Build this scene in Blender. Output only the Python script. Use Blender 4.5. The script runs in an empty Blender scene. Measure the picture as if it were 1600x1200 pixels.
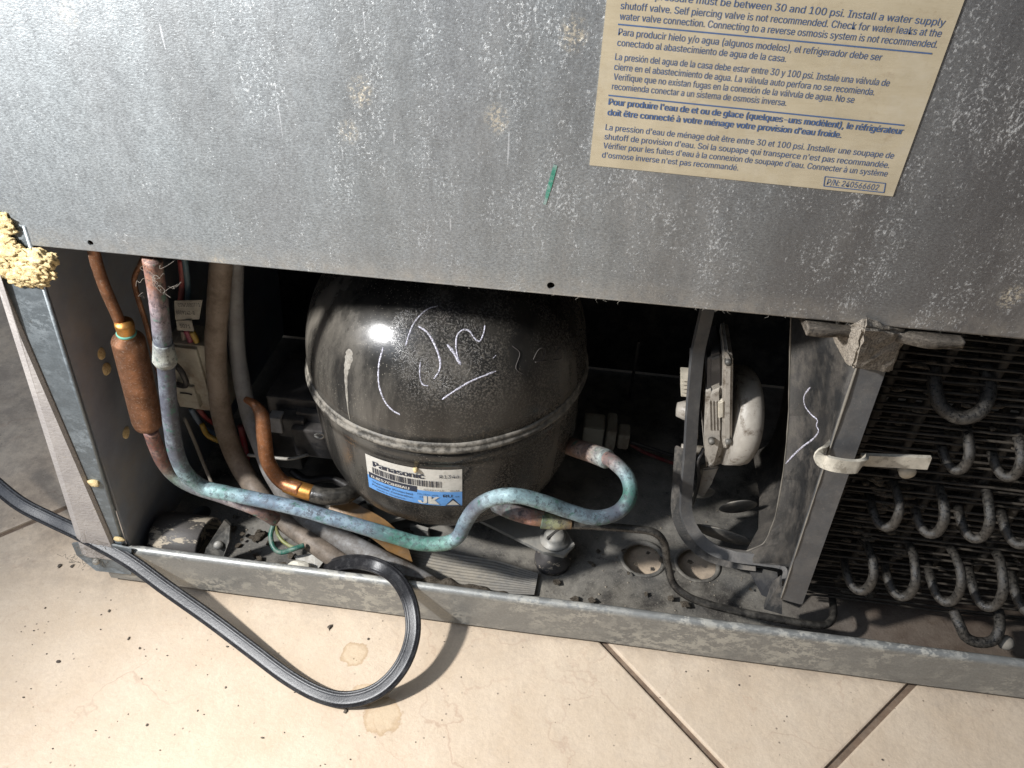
import bpy, bmesh, math, random
from mathutils import Vector, Matrix, noise as mnoise
from mathutils.bvhtree import BVHTree
from mathutils.geometry import tessellate_polygon
random.seed(7)
S = bpy.context.scene
COL = S.collection

# ------------------------------------------------------------------ camera
CAM = Vector((0, -.27, .424))
AX = Vector((.9909591, .10405009, -.08469736))
AY = Vector((.13151644, -.62855987, .7665611))
AZ = Vector((.02652339, -.77076979, -.63656142))
cd = bpy.data.cameras.new('camera'); cam = bpy.data.objects.new('camera', cd); COL.objects.link(cam)
cd.lens = 27; cd.sensor_width = 36; cd.clip_start = .01; cd.clip_end = 50
R = Matrix(((AX[0], -AX[1], -AX[2]), (AY[0], -AY[1], -AY[2]), (AZ[0], -AZ[1], -AZ[2])))
cam.matrix_world = Matrix.Translation(CAM) @ R.to_4x4()
S.camera = cam

# ------------------------------------------------------------------ light
w = bpy.data.worlds.new('World'); S.world = w; w.use_nodes = True
w.node_tree.nodes['Background'].inputs[0].default_value = (.75, .86, 1, 1)
w.node_tree.nodes['Background'].inputs[1].default_value = .10
ld = bpy.data.lights.new('torch', 'SPOT'); torch = bpy.data.objects.new('torch', ld); COL.objects.link(torch)
LPOS = Vector((-.465, -.24, .505)); LAIM = Vector((.48, -.08, .0))
torch.location = LPOS; torch.rotation_euler = (LAIM - LPOS).to_track_quat('-Z', 'Y').to_euler()
ld.energy = 32; ld.color = (1, .985, .965); ld.shadow_soft_size = .017
ld.spot_size = math.radians(120); ld.spot_blend = 1
rd = bpy.data.lights.new('fill_lamp', 'AREA'); fill = bpy.data.objects.new('fill_lamp', rd); COL.objects.link(fill)
fill.location = (-.9, -.5, 1.1); fill.rotation_euler = (Vector((-.1, .1, 0)) - fill.location).to_track_quat('-Z', 'Y').to_euler()
rd.energy = 11; rd.size = 1.2; rd.color = (.72, .82, 1)  # added bluish fill to lift the dim left side, not a lamp of the place
S.view_settings.view_transform = 'Standard'; S.view_settings.look = 'None'
S.view_settings.exposure = 0; S.view_settings.gamma = 1

# ------------------------------------------------------------------ helpers
def W(px, py, Y=None, Z=None, X=None):
    """a point of the place: where the sight line of photo pixel (px,py) meets the plane at depth Y, height Z or X"""
    c = Vector((px - 800, py - 600, 1200)); r = Vector((AX.dot(c), AY.dot(c), AZ.dot(c)))
    t = (Y - CAM.y) / r.y if Y is not None else ((Z - CAM.z) / r.z if Z is not None else (X - CAM.x) / r.x)
    return CAM + r * t
def ray(px, py):
    c = Vector((px - 800, py - 600, 1200)); return Vector((AX.dot(c), AY.dot(c), AZ.dot(c))).normalized()

def bm_obj(name, bm, mat, parent=None, base=None, smooth=False, **props):
    me = bpy.data.meshes.new(name)
    bmesh.ops.recalc_face_normals(bm, faces=bm.faces)
    if base is None:
        if parent is not None: base = parent.matrix_world.translation if parent.parent is None else (parent.location + parent.parent.location if parent.parent.parent is None else Vector())
        else:
            zs = [v.co for v in bm.verts]; base = Vector((sum(v.x for v in zs) / len(zs), sum(v.y for v in zs) / len(zs), min(v.z for v in zs)))
    base = Vector(base)
    if parent is not None:
        base = worldloc(parent)
    for v in bm.verts: v.co -= base
    bm.to_mesh(me); bm.free()
    if smooth:
        for p in me.polygons: p.use_smooth = True
    o = bpy.data.objects.new(name, me); COL.objects.link(o)
    if isinstance(mat, (list, tuple)):
        for m in mat: me.materials.append(m)
    elif mat: me.materials.append(mat)
    if parent is not None: o.parent = parent
    else: o.location = base
    for k, v in props.items(): o[k] = v
    return o
def worldloc(o):
    v = Vector(o.location)
    while o.parent is not None: o = o.parent; v += Vector(o.location)
    return v
def thing(name, loc, label, cat, group=None, kind=None):
    o = bpy.data.objects.new(name, None); COL.objects.link(o); o.location = loc; o.empty_display_size = .01
    o['label'] = label; o['category'] = cat
    if group: o['group'] = group
    if kind: o['kind'] = kind
    return o

def add_box(bm, lo, hi, bev=0, mi=0, rot=None, piv=None):
    lo = Vector(lo); hi = Vector(hi); c = (lo + hi) / 2; s = hi - lo
    r = bmesh.ops.create_cube(bm, size=1)
    vs = r['verts']
    for v in vs: v.co = Vector((v.co.x * s.x, v.co.y * s.y, v.co.z * s.z)) + c
    if bev:
        es = list({e for v in vs for e in v.link_edges})
        rr = bmesh.ops.bevel(bm, geom=es, offset=bev, segments=2, affect='EDGES', profile=.6)
        vs = list({v for f in rr['faces'] for v in f.verts} | {v for v in vs if v.is_valid})
        fs = list({f for v in vs for f in v.link_faces}); vs = list({v for f in fs for v in f.verts})
    if rot is not None:
        p = Vector(piv) if piv is not None else c
        bmesh.ops.rotate(bm, verts=vs, cent=p, matrix=rot)
    for f in {f for v in vs for f in v.link_faces}: f.material_index = mi
    return vs
def box(name, lo, hi, mat, parent=None, bev=0, rot=None, smooth=False, **k):
    bm = bmesh.new(); add_box(bm, lo, hi, bev, 0, rot); return bm_obj(name, bm, mat, parent, smooth=smooth, **k)

def catmull(P, n=8):
    P = [Vector(p) for p in P]
    if len(P) < 3: return P, [i for i in range(len(P))]
    Q = [P[0] * 2 - P[1]] + P + [P[-1] * 2 - P[-2]]; out = []; ts = []
    for i in range(1, len(Q) - 2):
        a, b, c, d = Q[i - 1:i + 3]
        for k in range(n):
            t = k / n
            out.append(.5 * ((2 * b) + (c - a) * t + (2 * a - 5 * b + 4 * c - d) * t * t + (3 * b - a - 3 * c + d) * t ** 3)); ts.append(i - 1 + t)
    out.append(P[-1]); ts.append(len(P) - 1)
    return out, ts
def circ(r, n=14): return [(r * math.cos(2 * math.pi * i / n), r * math.sin(2 * math.pi * i / n)) for i in range(n)]
def sweep(bm, P, prof, n=8, hint=None, radii=None, cols=None, caps=True, mi=0, wob=0):
    pts, ts = catmull(P, n)
    T = []
    for i in range(len(pts)):
        d = pts[min(i + 1, len(pts) - 1)] - pts[max(i - 1, 0)]; T.append(d.normalized() if d.length > 0 else Vector((0, 0, 1)))
    N = Vector(hint) if hint is not None else (Vector((0, 0, 1)) if abs(T[0].z) < .9 else Vector((1, 0, 0)))
    lay = bm.verts.layers.float_color.get('tint') or (bm.verts.layers.float_color.new('tint') if cols else None)
    rings = []
    for i, p in enumerate(pts):
        if hint is not None: N = Vector(hint)
        N = (N - T[i] * N.dot(T[i])).normalized(); B = T[i].cross(N)
        k = 1
        if radii:
            a = min(int(ts[i]), len(radii) - 2); f = ts[i] - a; k = radii[a] * (1 - f) + radii[a + 1] * f
        if wob: k *= 1 + wob * mnoise.noise(p * 90)
        ring = []
        for (u, v) in prof:
            ve = bm.verts.new(p + B * u * k + N * v * k)
            if cols and lay:
                a = min(int(ts[i]), len(cols) - 2); f = ts[i] - a
                ve[lay] = [cols[a][j] * (1 - f) + cols[a + 1][j] * f for j in range(3)] + [1]
            ring.append(ve)
        rings.append(ring)
    m = len(prof)
    for a, b in zip(rings, rings[1:]):
        for j in range(m):
            f = bm.faces.new((a[j], a[(j + 1) % m], b[(j + 1) % m], b[j])); f.material_index = mi; f.smooth = m > 4
    if caps:
        for r in (rings[0][::-1], rings[-1]):
            f = bm.faces.new(r); f.material_index = mi
    return rings
def tube(name, P, r, mat, parent=None, n=8, seg=14, radii=None, cols=None, hint=None, prof=None, wob=0, **k):
    bm = bmesh.new(); sweep(bm, P, prof or circ(r, seg), n, hint, radii, cols, wob=wob)
    return bm_obj(name, bm, mat, parent, smooth=True, **k)
def lathe(bm, prof, c, axis='Z', seg=48, mi=0, cap=True):
    c = Vector(c); rings = []
    for r, z in prof:
        ring = []
        for i in range(seg):
            a = 2 * math.pi * i / seg; x, y = r * math.cos(a), r * math.sin(a)
            p = {'Z': (x, y, z), 'X': (z, x, y), 'Y': (x, z, y)}[axis] if isinstance(axis, str) else None
            if p is None:
                q = axis[0] * x + axis[1] * y + axis[2] * z; p = q
            ring.append(bm.verts.new(Vector(p) + c))
        rings.append(ring)
    for a, b in zip(rings, rings[1:]):
        for j in range(seg):
            f = bm.faces.new((a[j], a[(j + 1) % seg], b[(j + 1) % seg], b[j])); f.smooth = True; f.material_index = mi
    for r, z in ((rings[0], prof[0]), (rings[-1], prof[-1])):
        if z[0] > 1e-5 and cap:
            f = bm.faces.new(r); f.material_index = mi
    return rings
def frame(d, up=(0, 0, 1)):
    z = Vector(d).normalized(); x = Vector(up).cross(z)
    if x.length < 1e-3: x = Vector((1, 0, 0))
    x.normalize(); return (x, z.cross(x), z)
def slab(bm, pts, off, mi=0):
    """polygon pts extruded by vector off"""
    a = [bm.verts.new(Vector(p)) for p in pts]; b = [bm.verts.new(Vector(p) + Vector(off)) for p in pts]; n = len(a)
    fs = [bm.faces.new(a), bm.faces.new(b[::-1])]
    for i in range(n): fs.append(bm.faces.new((a[i], b[i], b[(i + 1) % n], a[(i + 1) % n])))
    for f in fs: f.material_index = mi
def sheet_holes(bm, outer, holes, thick, axis):
    """flat sheet with round holes. axis 1: in XZ, thickness along Y; axis 2: in XY, thickness along Z."""
    loops = [outer] + holes
    V3 = lambda p, d: Vector((p[0], d, p[1])) if axis == 1 else Vector((p[0], p[1], d))
    tris = tessellate_polygon([[Vector((p[0], p[1], 0)) for p in l] for l in loops])
    flat = [p for l in loops for p in l]
    A = [bm.verts.new(V3(p, thick[0])) for p in flat]; B = [bm.verts.new(V3(p, thick[1])) for p in flat]
    for t in tris:
        try: bm.faces.new([A[i] for i in t]); bm.faces.new([B[i] for i in t][::-1])
        except ValueError: pass
    k = 0
    for l in loops:
        n = len(l)
        for i in range(n):
            bm.faces.new((A[k + i], A[k + (i + 1) % n], B[k + (i + 1) % n], B[k + i]))
        k += n
def blob(bm, c, r, rough=.35, sub=3, sc=(1, 1, 1), f=60, mi=0):
    q = bmesh.ops.create_icosphere(bm, subdivisions=sub, radius=1); c = Vector(c)
    for v in q['verts']:
        d = v.co.copy(); k = 1 + rough * mnoise.noise((d * r + c) * f) + rough * .5 * mnoise.noise((d * r + c) * f * 3.1)
        v.co = Vector((d.x * sc[0], d.y * sc[1], d.z * sc[2])) * r * k + c
    for fc in {f_ for v in q['verts'] for f_ in v.link_faces}: fc.material_index = mi; fc.smooth = True

# ------------------------------------------------------------------ materials
class MB:
    def __init__(s, name):
        s.m = bpy.data.materials.new(name); s.m.use_nodes = True; s.t = s.m.node_tree; s.n = s.t.nodes
        s.b = s.n['Principled BSDF']; s._pos = None
    def N(s, typ, **k):
        n = s.n.new(typ)
        for a, b in k.items(): setattr(n, a, b)
        return n
    def L(s, a, b): s.t.links.new(a, b)
    def put(s, sock, v):
        if hasattr(v, 'is_output'): s.L(v, sock)
        else:
            if isinstance(v, (tuple, list)) and len(v) == 3 and sock.type == 'RGBA': v = (*v, 1)
            sock.default_value = v
    def pos(s, scale=(1, 1, 1), world=True, off=(0, 0, 0)):
        if s._pos is None:
            s._pos = s.N('ShaderNodeNewGeometry').outputs['Position'] if world else s.N('ShaderNodeTexCoord').outputs['Object']
        mp = s.N('ShaderNodeMapping'); s.L(s._pos, mp.inputs[0]); mp.inputs['Scale'].default_value = scale; mp.inputs['Location'].default_value = off
        return mp.outputs[0]
    def noise(s, scale=100, detail=6, rough=.6, vec=None, dist=0, sc=(1, 1, 1), off=(0, 0, 0)):
        n = s.N('ShaderNodeTexNoise'); s.L(vec or s.pos(sc, off=off), n.inputs['Vector']); n.inputs['Scale'].default_value = scale
        n.inputs['Detail'].default_value = detail; n.inputs['Roughness'].default_value = rough; n.inputs['Distortion'].default_value = dist
        return n.outputs[0]
    def vor(s, scale=100, feature='F1', out=0, sc=(1, 1, 1), vec=None, rnd=1):
        n = s.N('ShaderNodeTexVoronoi', feature=feature); s.L(vec or s.pos(sc), n.inputs['Vector']); n.inputs['Scale'].default_value = scale
        n.inputs['Randomness'].default_value = rnd
        return n.outputs[out]
    def ramp(s, v, a, b, lo=0, hi=1, smooth=False):
        n = s.N('ShaderNodeMapRange'); n.clamp = True
        if smooth: n.interpolation_type = 'SMOOTHSTEP'
        s.L(v, n.inputs[0]); n.inputs[1].default_value = a; n.inputs[2].default_value = b; n.inputs[3].default_value = lo; n.inputs[4].default_value = hi
        return n.outputs[0]
    def math(s, op, a, b=0):
        n = s.N('ShaderNodeMath', operation=op); s.put(n.inputs[0], a); s.put(n.inputs[1], b); return n.outputs[0]
    def mix(s, f, a, b):
        n = s.N('ShaderNodeMix', data_type='RGBA'); s.put(n.inputs[0], f); s.put(n.inputs[6], a); s.put(n.inputs[7], b); return n.outputs[2]
    def xyz(s, v=None):
        n = s.N('ShaderNodeSeparateXYZ'); s.L(v or s.pos(), n.inputs[0]); return n.outputs
    def up(s):
        g = s.N('ShaderNodeNewGeometry'); return s.xyz(g.outputs['Normal'])[2]
    def bump(s, h, strength=.3, dist=.001, chain=None):
        n = s.N('ShaderNodeBump'); n.inputs['Strength'].default_value = strength; n.inputs['Distance'].default_value = dist
        s.L(h, n.inputs['Height'])
        if chain: s.L(chain, n.inputs['Normal'])
        return n.outputs[0]
    def out(s, col=None, rough=None, metal=None, normal=None, spec=None, coat=None):
        if col is not None: s.put(s.b.inputs['Base Color'], col)
        if rough is not None: s.put(s.b.inputs['Roughness'], rough)
        if metal is not None: s.put(s.b.inputs['Metallic'], metal)
        if spec is not None: s.put(s.b.inputs['Specular IOR Level'], spec)
        if coat is not None: s.put(s.b.inputs['Coat Weight'], coat); s.b.inputs['Coat Roughness'].default_value = .2
        if normal is not None: s.L(normal, s.b.inputs['Normal'])
        return s.m

def m_panel():
    b = MB('galvanised_panel'); x, y, z = b.xyz()
    fine = b.noise(1250, 4, .75, sc=(.6, 1, 1.15)); mid = b.noise(220, 5, .7, sc=(1, 1, .6)); big = b.noise(14, 4, .6, sc=(1, 1, .4))
    c = b.mix(b.ramp(fine, .36, .66), (.235, .255, .268), (.50, .545, .565))
    c = b.mix(b.ramp(big, .35, .7, 0, .55), c, (.24, .235, .24))
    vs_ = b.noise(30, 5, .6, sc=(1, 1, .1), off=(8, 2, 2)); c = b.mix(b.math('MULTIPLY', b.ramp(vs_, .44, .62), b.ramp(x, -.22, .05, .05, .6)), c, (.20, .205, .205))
    # light falloff put into the colour: sheet darkens towards the right
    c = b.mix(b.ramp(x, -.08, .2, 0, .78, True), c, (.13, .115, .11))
    # white oxide bloom: vertical flecks, denser away from the left side
    ox = b.noise(900, 4, .8, sc=(1, 1, .8), off=(3, 0, 1)); den = b.noise(52, 6, .75, sc=(1, 1, .42), off=(1, 4, 2))
    dx = b.ramp(x, -.24, .06, .02, .124); thr = b.math('SUBTRACT', .72, dx)
    v = b.math('SUBTRACT', b.math('ADD', ox, b.ramp(den, .36, .66, -.07, .115)), thr)
    oxm = b.ramp(v, -.02, .12, 0, .6)
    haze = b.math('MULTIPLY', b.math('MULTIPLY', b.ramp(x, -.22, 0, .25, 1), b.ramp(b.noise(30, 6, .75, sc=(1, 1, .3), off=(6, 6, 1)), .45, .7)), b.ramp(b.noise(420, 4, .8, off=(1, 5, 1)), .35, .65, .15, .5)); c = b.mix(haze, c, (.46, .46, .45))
    c = b.mix(oxm, c, (.62, .62, .60))
    # tan crusty spots
    sp = b.vor(26, 'F1', 0, sc=(1, 0, .8)); sn = b.noise(800, 4, .8)
    spm = b.math('MULTIPLY', b.ramp(sp, .08, .15, 1, 0), b.ramp(sn, .50, .56))
    c = b.mix(b.math('MULTIPLY', spm, .8), c, (.70, .64, .52))
    # dry film of dust hanging on the bottom hem
    hem = b.math('MULTIPLY', b.ramp(z, .253, .262, .45, 0), b.ramp(b.noise(160, 4), .3, .7))
    c = b.mix(hem, c, (.50, .47, .42))
    scr = b.noise(60, 2, .5, sc=(9, 1, .5), off=(5, 5, 5)); scm = b.ramp(scr, .735, .745)
    c = b.mix(b.math('MULTIPLY', scm, .5), c, (.75, .77, .8))
    met = b.ramp(oxm, 0, .8, .72, 0)
    r = b.math('ADD', b.ramp(mid, .3, .7, .42, .54), b.math('MULTIPLY', oxm, .3))
    n = b.bump(fine, .35, .0004); n = b.bump(mid, .25, .0005, n); n = b.bump(b.noise(9, 2), .3, .004, n); n = b.bump(oxm, .4, .0004, n)
    return b.out(c, r, met, n)
def m_rail(name='rail_metal', a=(.30, .305, .295), dep=(.50, .465, .38), amt=.6, met=.55):
    b = MB(name)
    pt = b.noise(230, 8, .78, sc=(.7, 1, 1)); fine = b.noise(800, 4, .7); big = b.noise(22, 4)
    c = b.mix(b.ramp(fine, .3, .7), tuple(k * .8 for k in a), a)
    m = b.math('MULTIPLY', b.ramp(pt, .49, .54), b.ramp(big, .40, .58, .1, 1))
    c = b.mix(b.math('MULTIPLY', m, amt), c, dep)
    c = b.mix(b.ramp(b.noise(150, 6, .8, off=(9, 1, 1)), .6, .7, 0, .5), c, (.12, .11, .10))
    z = b.up(); c = b.mix(b.ramp(z, .2, .9, 0, .35), c, (.5, .5, .47))
    n = b.bump(fine, .3, .0003); n = b.bump(pt, .25, .0005, n)
    return b.out(c, b.ramp(pt, .3, .7, .35, .65), b.ramp(m, 0, 1, met, .05), n)
def m_pan():
    b = MB('dusty_pan'); a = b.noise(45, 7, .7); f = b.noise(700, 5, .8); g = b.noise(9, 4, .6)
    c = b.mix(b.ramp(a, .38, .62), (.045, .04, .035), (.24, .22, .185))
    c = b.mix(b.ramp(g, .42, .62, 0, .6), c, (.30, .29, .265))
    c = b.mix(b.ramp(f, .55, .7, 0, .7), c, (.42, .38, .31))
    c = b.mix(b.ramp(b.noise(130, 5, .8, off=(4, 4, 4)), .6, .68, 0, .8), c, (.05, .045, .04))
    x = b.xyz()[0]; c = b.mix(b.ramp(x, .13, .2, 0, .6), c, (.14, .09, .06))
    n = b.bump(f, .6, .0006); n = b.bump(a, .5, .002, n)
    return b.out(c, .7, .1, n)
def m_floor():
    b = MB('cream_tile')
    p = b.pos(); wn = b.N('ShaderNodeTexNoise'); b.L(p, wn.inputs[0]); wn.inputs['Scale'].default_value = 16; wn.inputs['Detail'].default_value = 5
    wp = b.N('ShaderNodeMix', data_type='VECTOR'); wp.inputs[0].default_value = .12; b.L(p, wp.inputs[4]); b.L(wn.outputs[1], wp.inputs[5])
    v1 = b.N('ShaderNodeTexVoronoi', feature='DISTANCE_TO_EDGE'); b.L(wp.outputs[1], v1.inputs[0]); v1.inputs['Scale'].default_value = 13
    v2 = b.N('ShaderNodeTexVoronoi', feature='DISTANCE_TO_EDGE'); b.L(wp.outputs[1], v2.inputs[0]); v2.inputs['Scale'].default_value = 27
    cloud = b.noise(20, 6, .65); f = b.noise(420, 5, .75); gate = b.noise(11, 3, off=(2, 7, 1)); gate2 = b.noise(17, 3, off=(8, 7, 1))
    c = b.mix(b.ramp(cloud, .3, .7), (.60, .475, .345), (.69, .57, .435))
    c = b.mix(b.ramp(f, .42, .7, 0, .45), c, (.50, .40, .30)); c = b.mix(b.ramp(b.noise(130, 5, .7, off=(5, 5, 2)), .5, .7, 0, .35), c, (.56, .46, .36))
    c = b.mix(b.math('MULTIPLY', b.ramp(v1.outputs[0], 0, .013, .5, 0), b.ramp(gate, .45, .62)), c, (.42, .28, .20))
    c = b.mix(b.math('MULTIPLY', b.ramp(v2.outputs[0], 0, .016, .35, 0), b.ramp(gate2, .5, .68)), c, (.50, .32, .22))
    sp = b.vor(170, 'F1', 0); sp2 = b.noise(40, 2, off=(3, 3, 9))
    c = b.mix(b.math('MULTIPLY', b.ramp(sp, .07, .12, .7, 0), b.ramp(sp2, .5, .6)), c, (.12, .09, .07))
    x, y, z = b.xyz()
    def stain(cx, cy, r, sx=1, sy=1, k=.8):
        nonlocal c
        dx = b.math('MULTIPLY', b.math('SUBTRACT', x, cx), sx); dy = b.math('MULTIPLY', b.math('SUBTRACT', y, cy), sy)
        d = b.math('SQRT', b.math('ADD', b.math('MULTIPLY', dx, dx), b.math('MULTIPLY', dy, dy)))
        d = b.math('ADD', d, b.ramp(b.noise(150, 4, .6), .2, .8, -r * .35, r * .35))
        ring = b.math('MULTIPLY', b.ramp(d, r * .72, r, 0, 1), b.ramp(d, r, r * 1.1, 1, 0))
        c = b.mix(b.math('MULTIPLY', b.ramp(d, r * .95, r * 1.05, .28, 0), 1), c, (.55, .38, .18))
        c = b.mix(b.math('MULTIPLY', ring, k), c, (.34, .20, .09))
    a = W(553, 1022, Z=0); stain(a.x, a.y, .0075, k=.45)
    a = W(597, 1118, Z=0); stain(a.x, a.y, .0105, k=.4)
    a = W(577, 1086, Z=0); stain(a.x, a.y, .0085, .8, 1.3, .25)
    # grime trodden in along the cabinet foot
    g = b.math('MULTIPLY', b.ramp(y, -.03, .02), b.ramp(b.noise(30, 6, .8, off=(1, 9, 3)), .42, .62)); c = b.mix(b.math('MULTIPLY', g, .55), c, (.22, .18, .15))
    n = b.bump(f, .35, .0005); n = b.bump(b.noise(60, 5, .6), .5, .0016, n)
    return b.out(c, b.ramp(cloud, .3, .7, .35, .5), 0, n, .4)
def dusty(name, col, col2=None, rough=.5, metal=0, dust=(.33, .30, .25), amt=.5, top=0, scale=120, sc=(1, 1, 1), bump=.3, spec=.5, speck=.0, coat=None, lo=.45, hi=.65, low=0):
    b = MB(name); a = b.noise(scale, 6, .7, sc=sc); f = b.noise(scale * 6, 4, .7)
    c = b.mix(b.ramp(a, .35, .65), col, col2 or tuple(k * .75 for k in col))
    m = b.math('MULTIPLY', b.ramp(b.noise(scale * .7, 6, .75, sc=sc, off=(3, 8, 2)), lo, hi), amt)
    if top: m = b.math('MINIMUM', b.math('ADD', m, b.math('MULTIPLY', b.ramp(b.up(), 0, .8), b.ramp(f, .3, .6, top * .6, top))), 1)
    if speck: m = b.math('MINIMUM', b.math('ADD', m, b.ramp(b.noise(scale * 9, 3, .8, off=(1, 1, 4)), .62, .68, 0, speck)), 1)
    c = b.mix(m, c, dust)
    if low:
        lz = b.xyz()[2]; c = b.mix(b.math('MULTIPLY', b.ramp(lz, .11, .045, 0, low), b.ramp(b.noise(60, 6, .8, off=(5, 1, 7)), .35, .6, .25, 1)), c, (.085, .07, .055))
    n = b.bump(f, bump, .0004); n = b.bump(a, bump * .6, .0008, n)
    return b.out(c, b.ramp(m, 0, .8, rough, .85), b.ramp(m, 0, .8, metal, 0), n, spec, coat)
def m_comp():
    b = MB('dusty_black_enamel'); x, y, z = b.xyz()
    st = b.noise(42, 6, .65, sc=(1, 1, .16)); f = b.noise(1300, 3, .8); f2 = b.noise(850, 4, .8, off=(1, 2, 3)); big = b.noise(11, 3, sc=(1, 1, .5))
    base = b.mix(b.ramp(big, .4, .6), (.012, .012, .012), (.022, .021, .019))
    film = b.math('MULTIPLY', b.ramp(st, .40, .58, .15, 1), b.ramp(big, .3, .6, .35, 1))
    wet = b.ramp(b.noise(20, 5, .6, sc=(1, 1, .35), off=(2, 4, 6)), .46, .52, .3, 1); film = b.math('MULTIPLY', b.math('MULTIPLY', film, wet), b.ramp(z, .07, .14, .4, .75))
    c = b.mix(b.math('MULTIPLY', film, b.ramp(f, .35, .65, .68, 1)), base, (.205, .185, .155))
    # grit sticking on the right hand half
    gate = b.math('MULTIPLY', b.ramp(x, -.10, -.04), b.ramp(b.noise(26, 4, sc=(1,1,.4), off=(7, 7, 7)), .40, .55))
    grit = b.math('MULTIPLY', b.ramp(f2, .50, .6), gate); c = b.mix(b.math('MULTIPLY', grit, .55), c, (.26, .225, .18))
    spk = b.math('MULTIPLY', b.ramp(b.vor(620, 'F1', 0), .12, .2, 1, 0), b.ramp(b.noise(35, 3, off=(2, 9, 4)), .45, .6)); c = b.mix(b.math('MULTIPLY', spk, .35), c, (.42, .38, .31))
    r = b.math('ADD', b.ramp(film, 0, .6, .2, .36), b.math('MULTIPLY', grit, .3))
    n = b.bump(f2, .12, .0003); n = b.bump(grit, .5, .0005, n)
    return b.out(c, r, 0, n, .5)
def m_patina():
    b = MB('weathered_copper'); at = b.N('ShaderNodeAttribute', attribute_name='tint')
    a = b.noise(260, 6, .75); g = b.noise(90, 5, .7, off=(4, 2, 1)); f = b.noise(1400, 3, .7)
    a0 = b.mix(.45, at.outputs[0], b.mix(b.ramp(g, .4, .6), (.05, .06, .08), at.outputs[0]))
    c = b.mix(b.ramp(g, .46, .60, 0, .5), a0, b.mix(.6, at.outputs[0], (.34, .42, .45)))
    c = b.mix(b.ramp(a, .50, .56, 0, .8), c, b.mix(.7, at.outputs[0], (.10, .10, .12)))
    c = b.mix(b.ramp(b.noise(150, 5, .8, off=(9, 3, 3)), .57, .63, 0, .7), c, (.05, .17, .12))
    n = b.bump(a, .5, .0006); n = b.bump(f, .3, .0003, n)
    st_ = b.noise(300, 5, .8, off=(7, 1, 5)); c = b.mix(b.ramp(st_, .54, .62, 0, .75), c, (.035, .035, .04))
    return b.out(c, b.ramp(a, .3, .7, .45, .72), .15, n, .4)
def m_copper(name, col=(.55, .24, .11), met=.8, rough=.38, dust=.3):
    b = MB(name); a = b.noise(120, 5, .7); f = b.noise(900, 3, .8)
    c = b.mix(b.ramp(a, .35, .65), col, tuple(k * .5 for k in col)); c = b.mix(b.ramp(b.noise(50, 5, .7, off=(1, 2, 3)), .55, .7, 0, .6), c, (.20, .15, .12))
    m = b.math('MULTIPLY', b.ramp(f, .56, .64), dust); c = b.mix(m, c, (.45, .42, .38))
    return b.out(c, b.ramp(a, .3, .7, rough, rough + .2), b.ramp(m, 0, .3, met, .3), b.bump(f, .25, .0004))
def plain(name, col, rough=.5, metal=0, spec=.5):
    b = MB(name); f = b.noise(500, 4, .7); return b.out(b.mix(b.ramp(f, .3, .7), col, tuple(k * .8 for k in col)), rough, metal, b.bump(f, .15, .0003), spec)
def m_sticker():
    b = MB('tan_sticker'); a = b.noise(30, 6, .7, sc=(1, 1, 3)); f = b.noise(500, 4, .8, sc=(.3, 1, 2)); g = b.noise(120, 6, .8)
    c = b.mix(b.ramp(a, .35, .65), (.39, .33, .225), (.46, .395, .28)); c = b.mix(b.ramp(f, .5, .75, 0, .3), c, (.33, .26, .17))
    c = b.mix(b.ramp(g, .58, .70, 0, .55), c, (.30, .23, .15)); c = b.mix(b.ramp(b.noise(45, 5, .7, off=(3, 9, 9)), .52, .68, 0, .4), c, (.50, .45, .36))
    n = b.bump(b.noise(22, 3, .5, dist=.6), .3, .003); n = b.bump(f, .2, .0002, n)
    return b.out(c, .34, 0, n, .5)
def m_vinyl():
    b = MB('cream_textured_vinyl'); v = b.vor(420, 'DISTANCE_TO_EDGE', 0, sc=(.6, 1, 1)); a = b.noise(260, 5, .6, sc=(.8, 1, 1.1), dist=1.5)
    c = b.mix(b.ramp(b.noise(60, 5), .35, .65), (.34, .315, .30), (.42, .39, .365)); c = b.mix(b.ramp(b.noise(90, 6, .8, off=(2, 2, 2)), .62, .7, 0, .5), c, (.42, .36, .25))
    n = b.bump(a, .45, .0009); n = b.bump(v, .35, .0006, n)
    return b.out(c, .55, 0, n, .4)
def m_foamy(name, c1, c2, f=300, k=1):
    b = MB(name); a = b.noise(f, 6, .8); g = b.noise(f * 4, 3, .8)
    c = b.mix(b.ramp(a, .35, .62), c1, c2); n = b.bump(a, .9 * k, .002 * k); n = b.bump(g, .8 * k, .0008, n)
    return b.out(c, .9, 0, n, .2)

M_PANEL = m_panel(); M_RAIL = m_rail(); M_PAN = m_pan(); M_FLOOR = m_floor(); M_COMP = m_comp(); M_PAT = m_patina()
M_STRIP = m_rail('strip_metal', (.20, .23, .25), (.42, .44, .43), .12, .6)
M_WALL = dusty('bay_wall_metal', (.26, .29, .335), (.18, .20, .235), .42, .0, (.30, .28, .25), .6, scale=25)
M_DARK = dusty('dark_liner', (.02, .02, .022), rough=.8, amt=.2, scale=60)
M_GROUT = dusty('grout', (.20, .135, .09), (.14, .10, .07), .9, 0, (.3, .24, .18), .4, scale=200)
M_VINYL = m_vinyl(); M_STICK = m_sticker()
M_INK = plain('blue_ink', (.07, .12, .24), .5); M_COP = m_copper('copper'); M_COPD = m_copper('dull_copper', (.34, .165, .09), .75, .36, .3)
M_BRAZE = m_copper('brazed_copper', (.62, .30, .08), .8, .35, .1)
M_BLKPIPE = dusty('black_pipe', (.018, .017, .016), rough=.25, amt=.2, top=.05, scale=250)
M_STEEL = dusty('dusty_steel', (.40, .40, .38), rough=.35, metal=.7, amt=.5, top=.4, scale=200)
M_DSTEEL = dusty('dull_steel', (.13, .13, .125), rough=.4, metal=.6, amt=.4, top=.15, scale=200)
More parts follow.
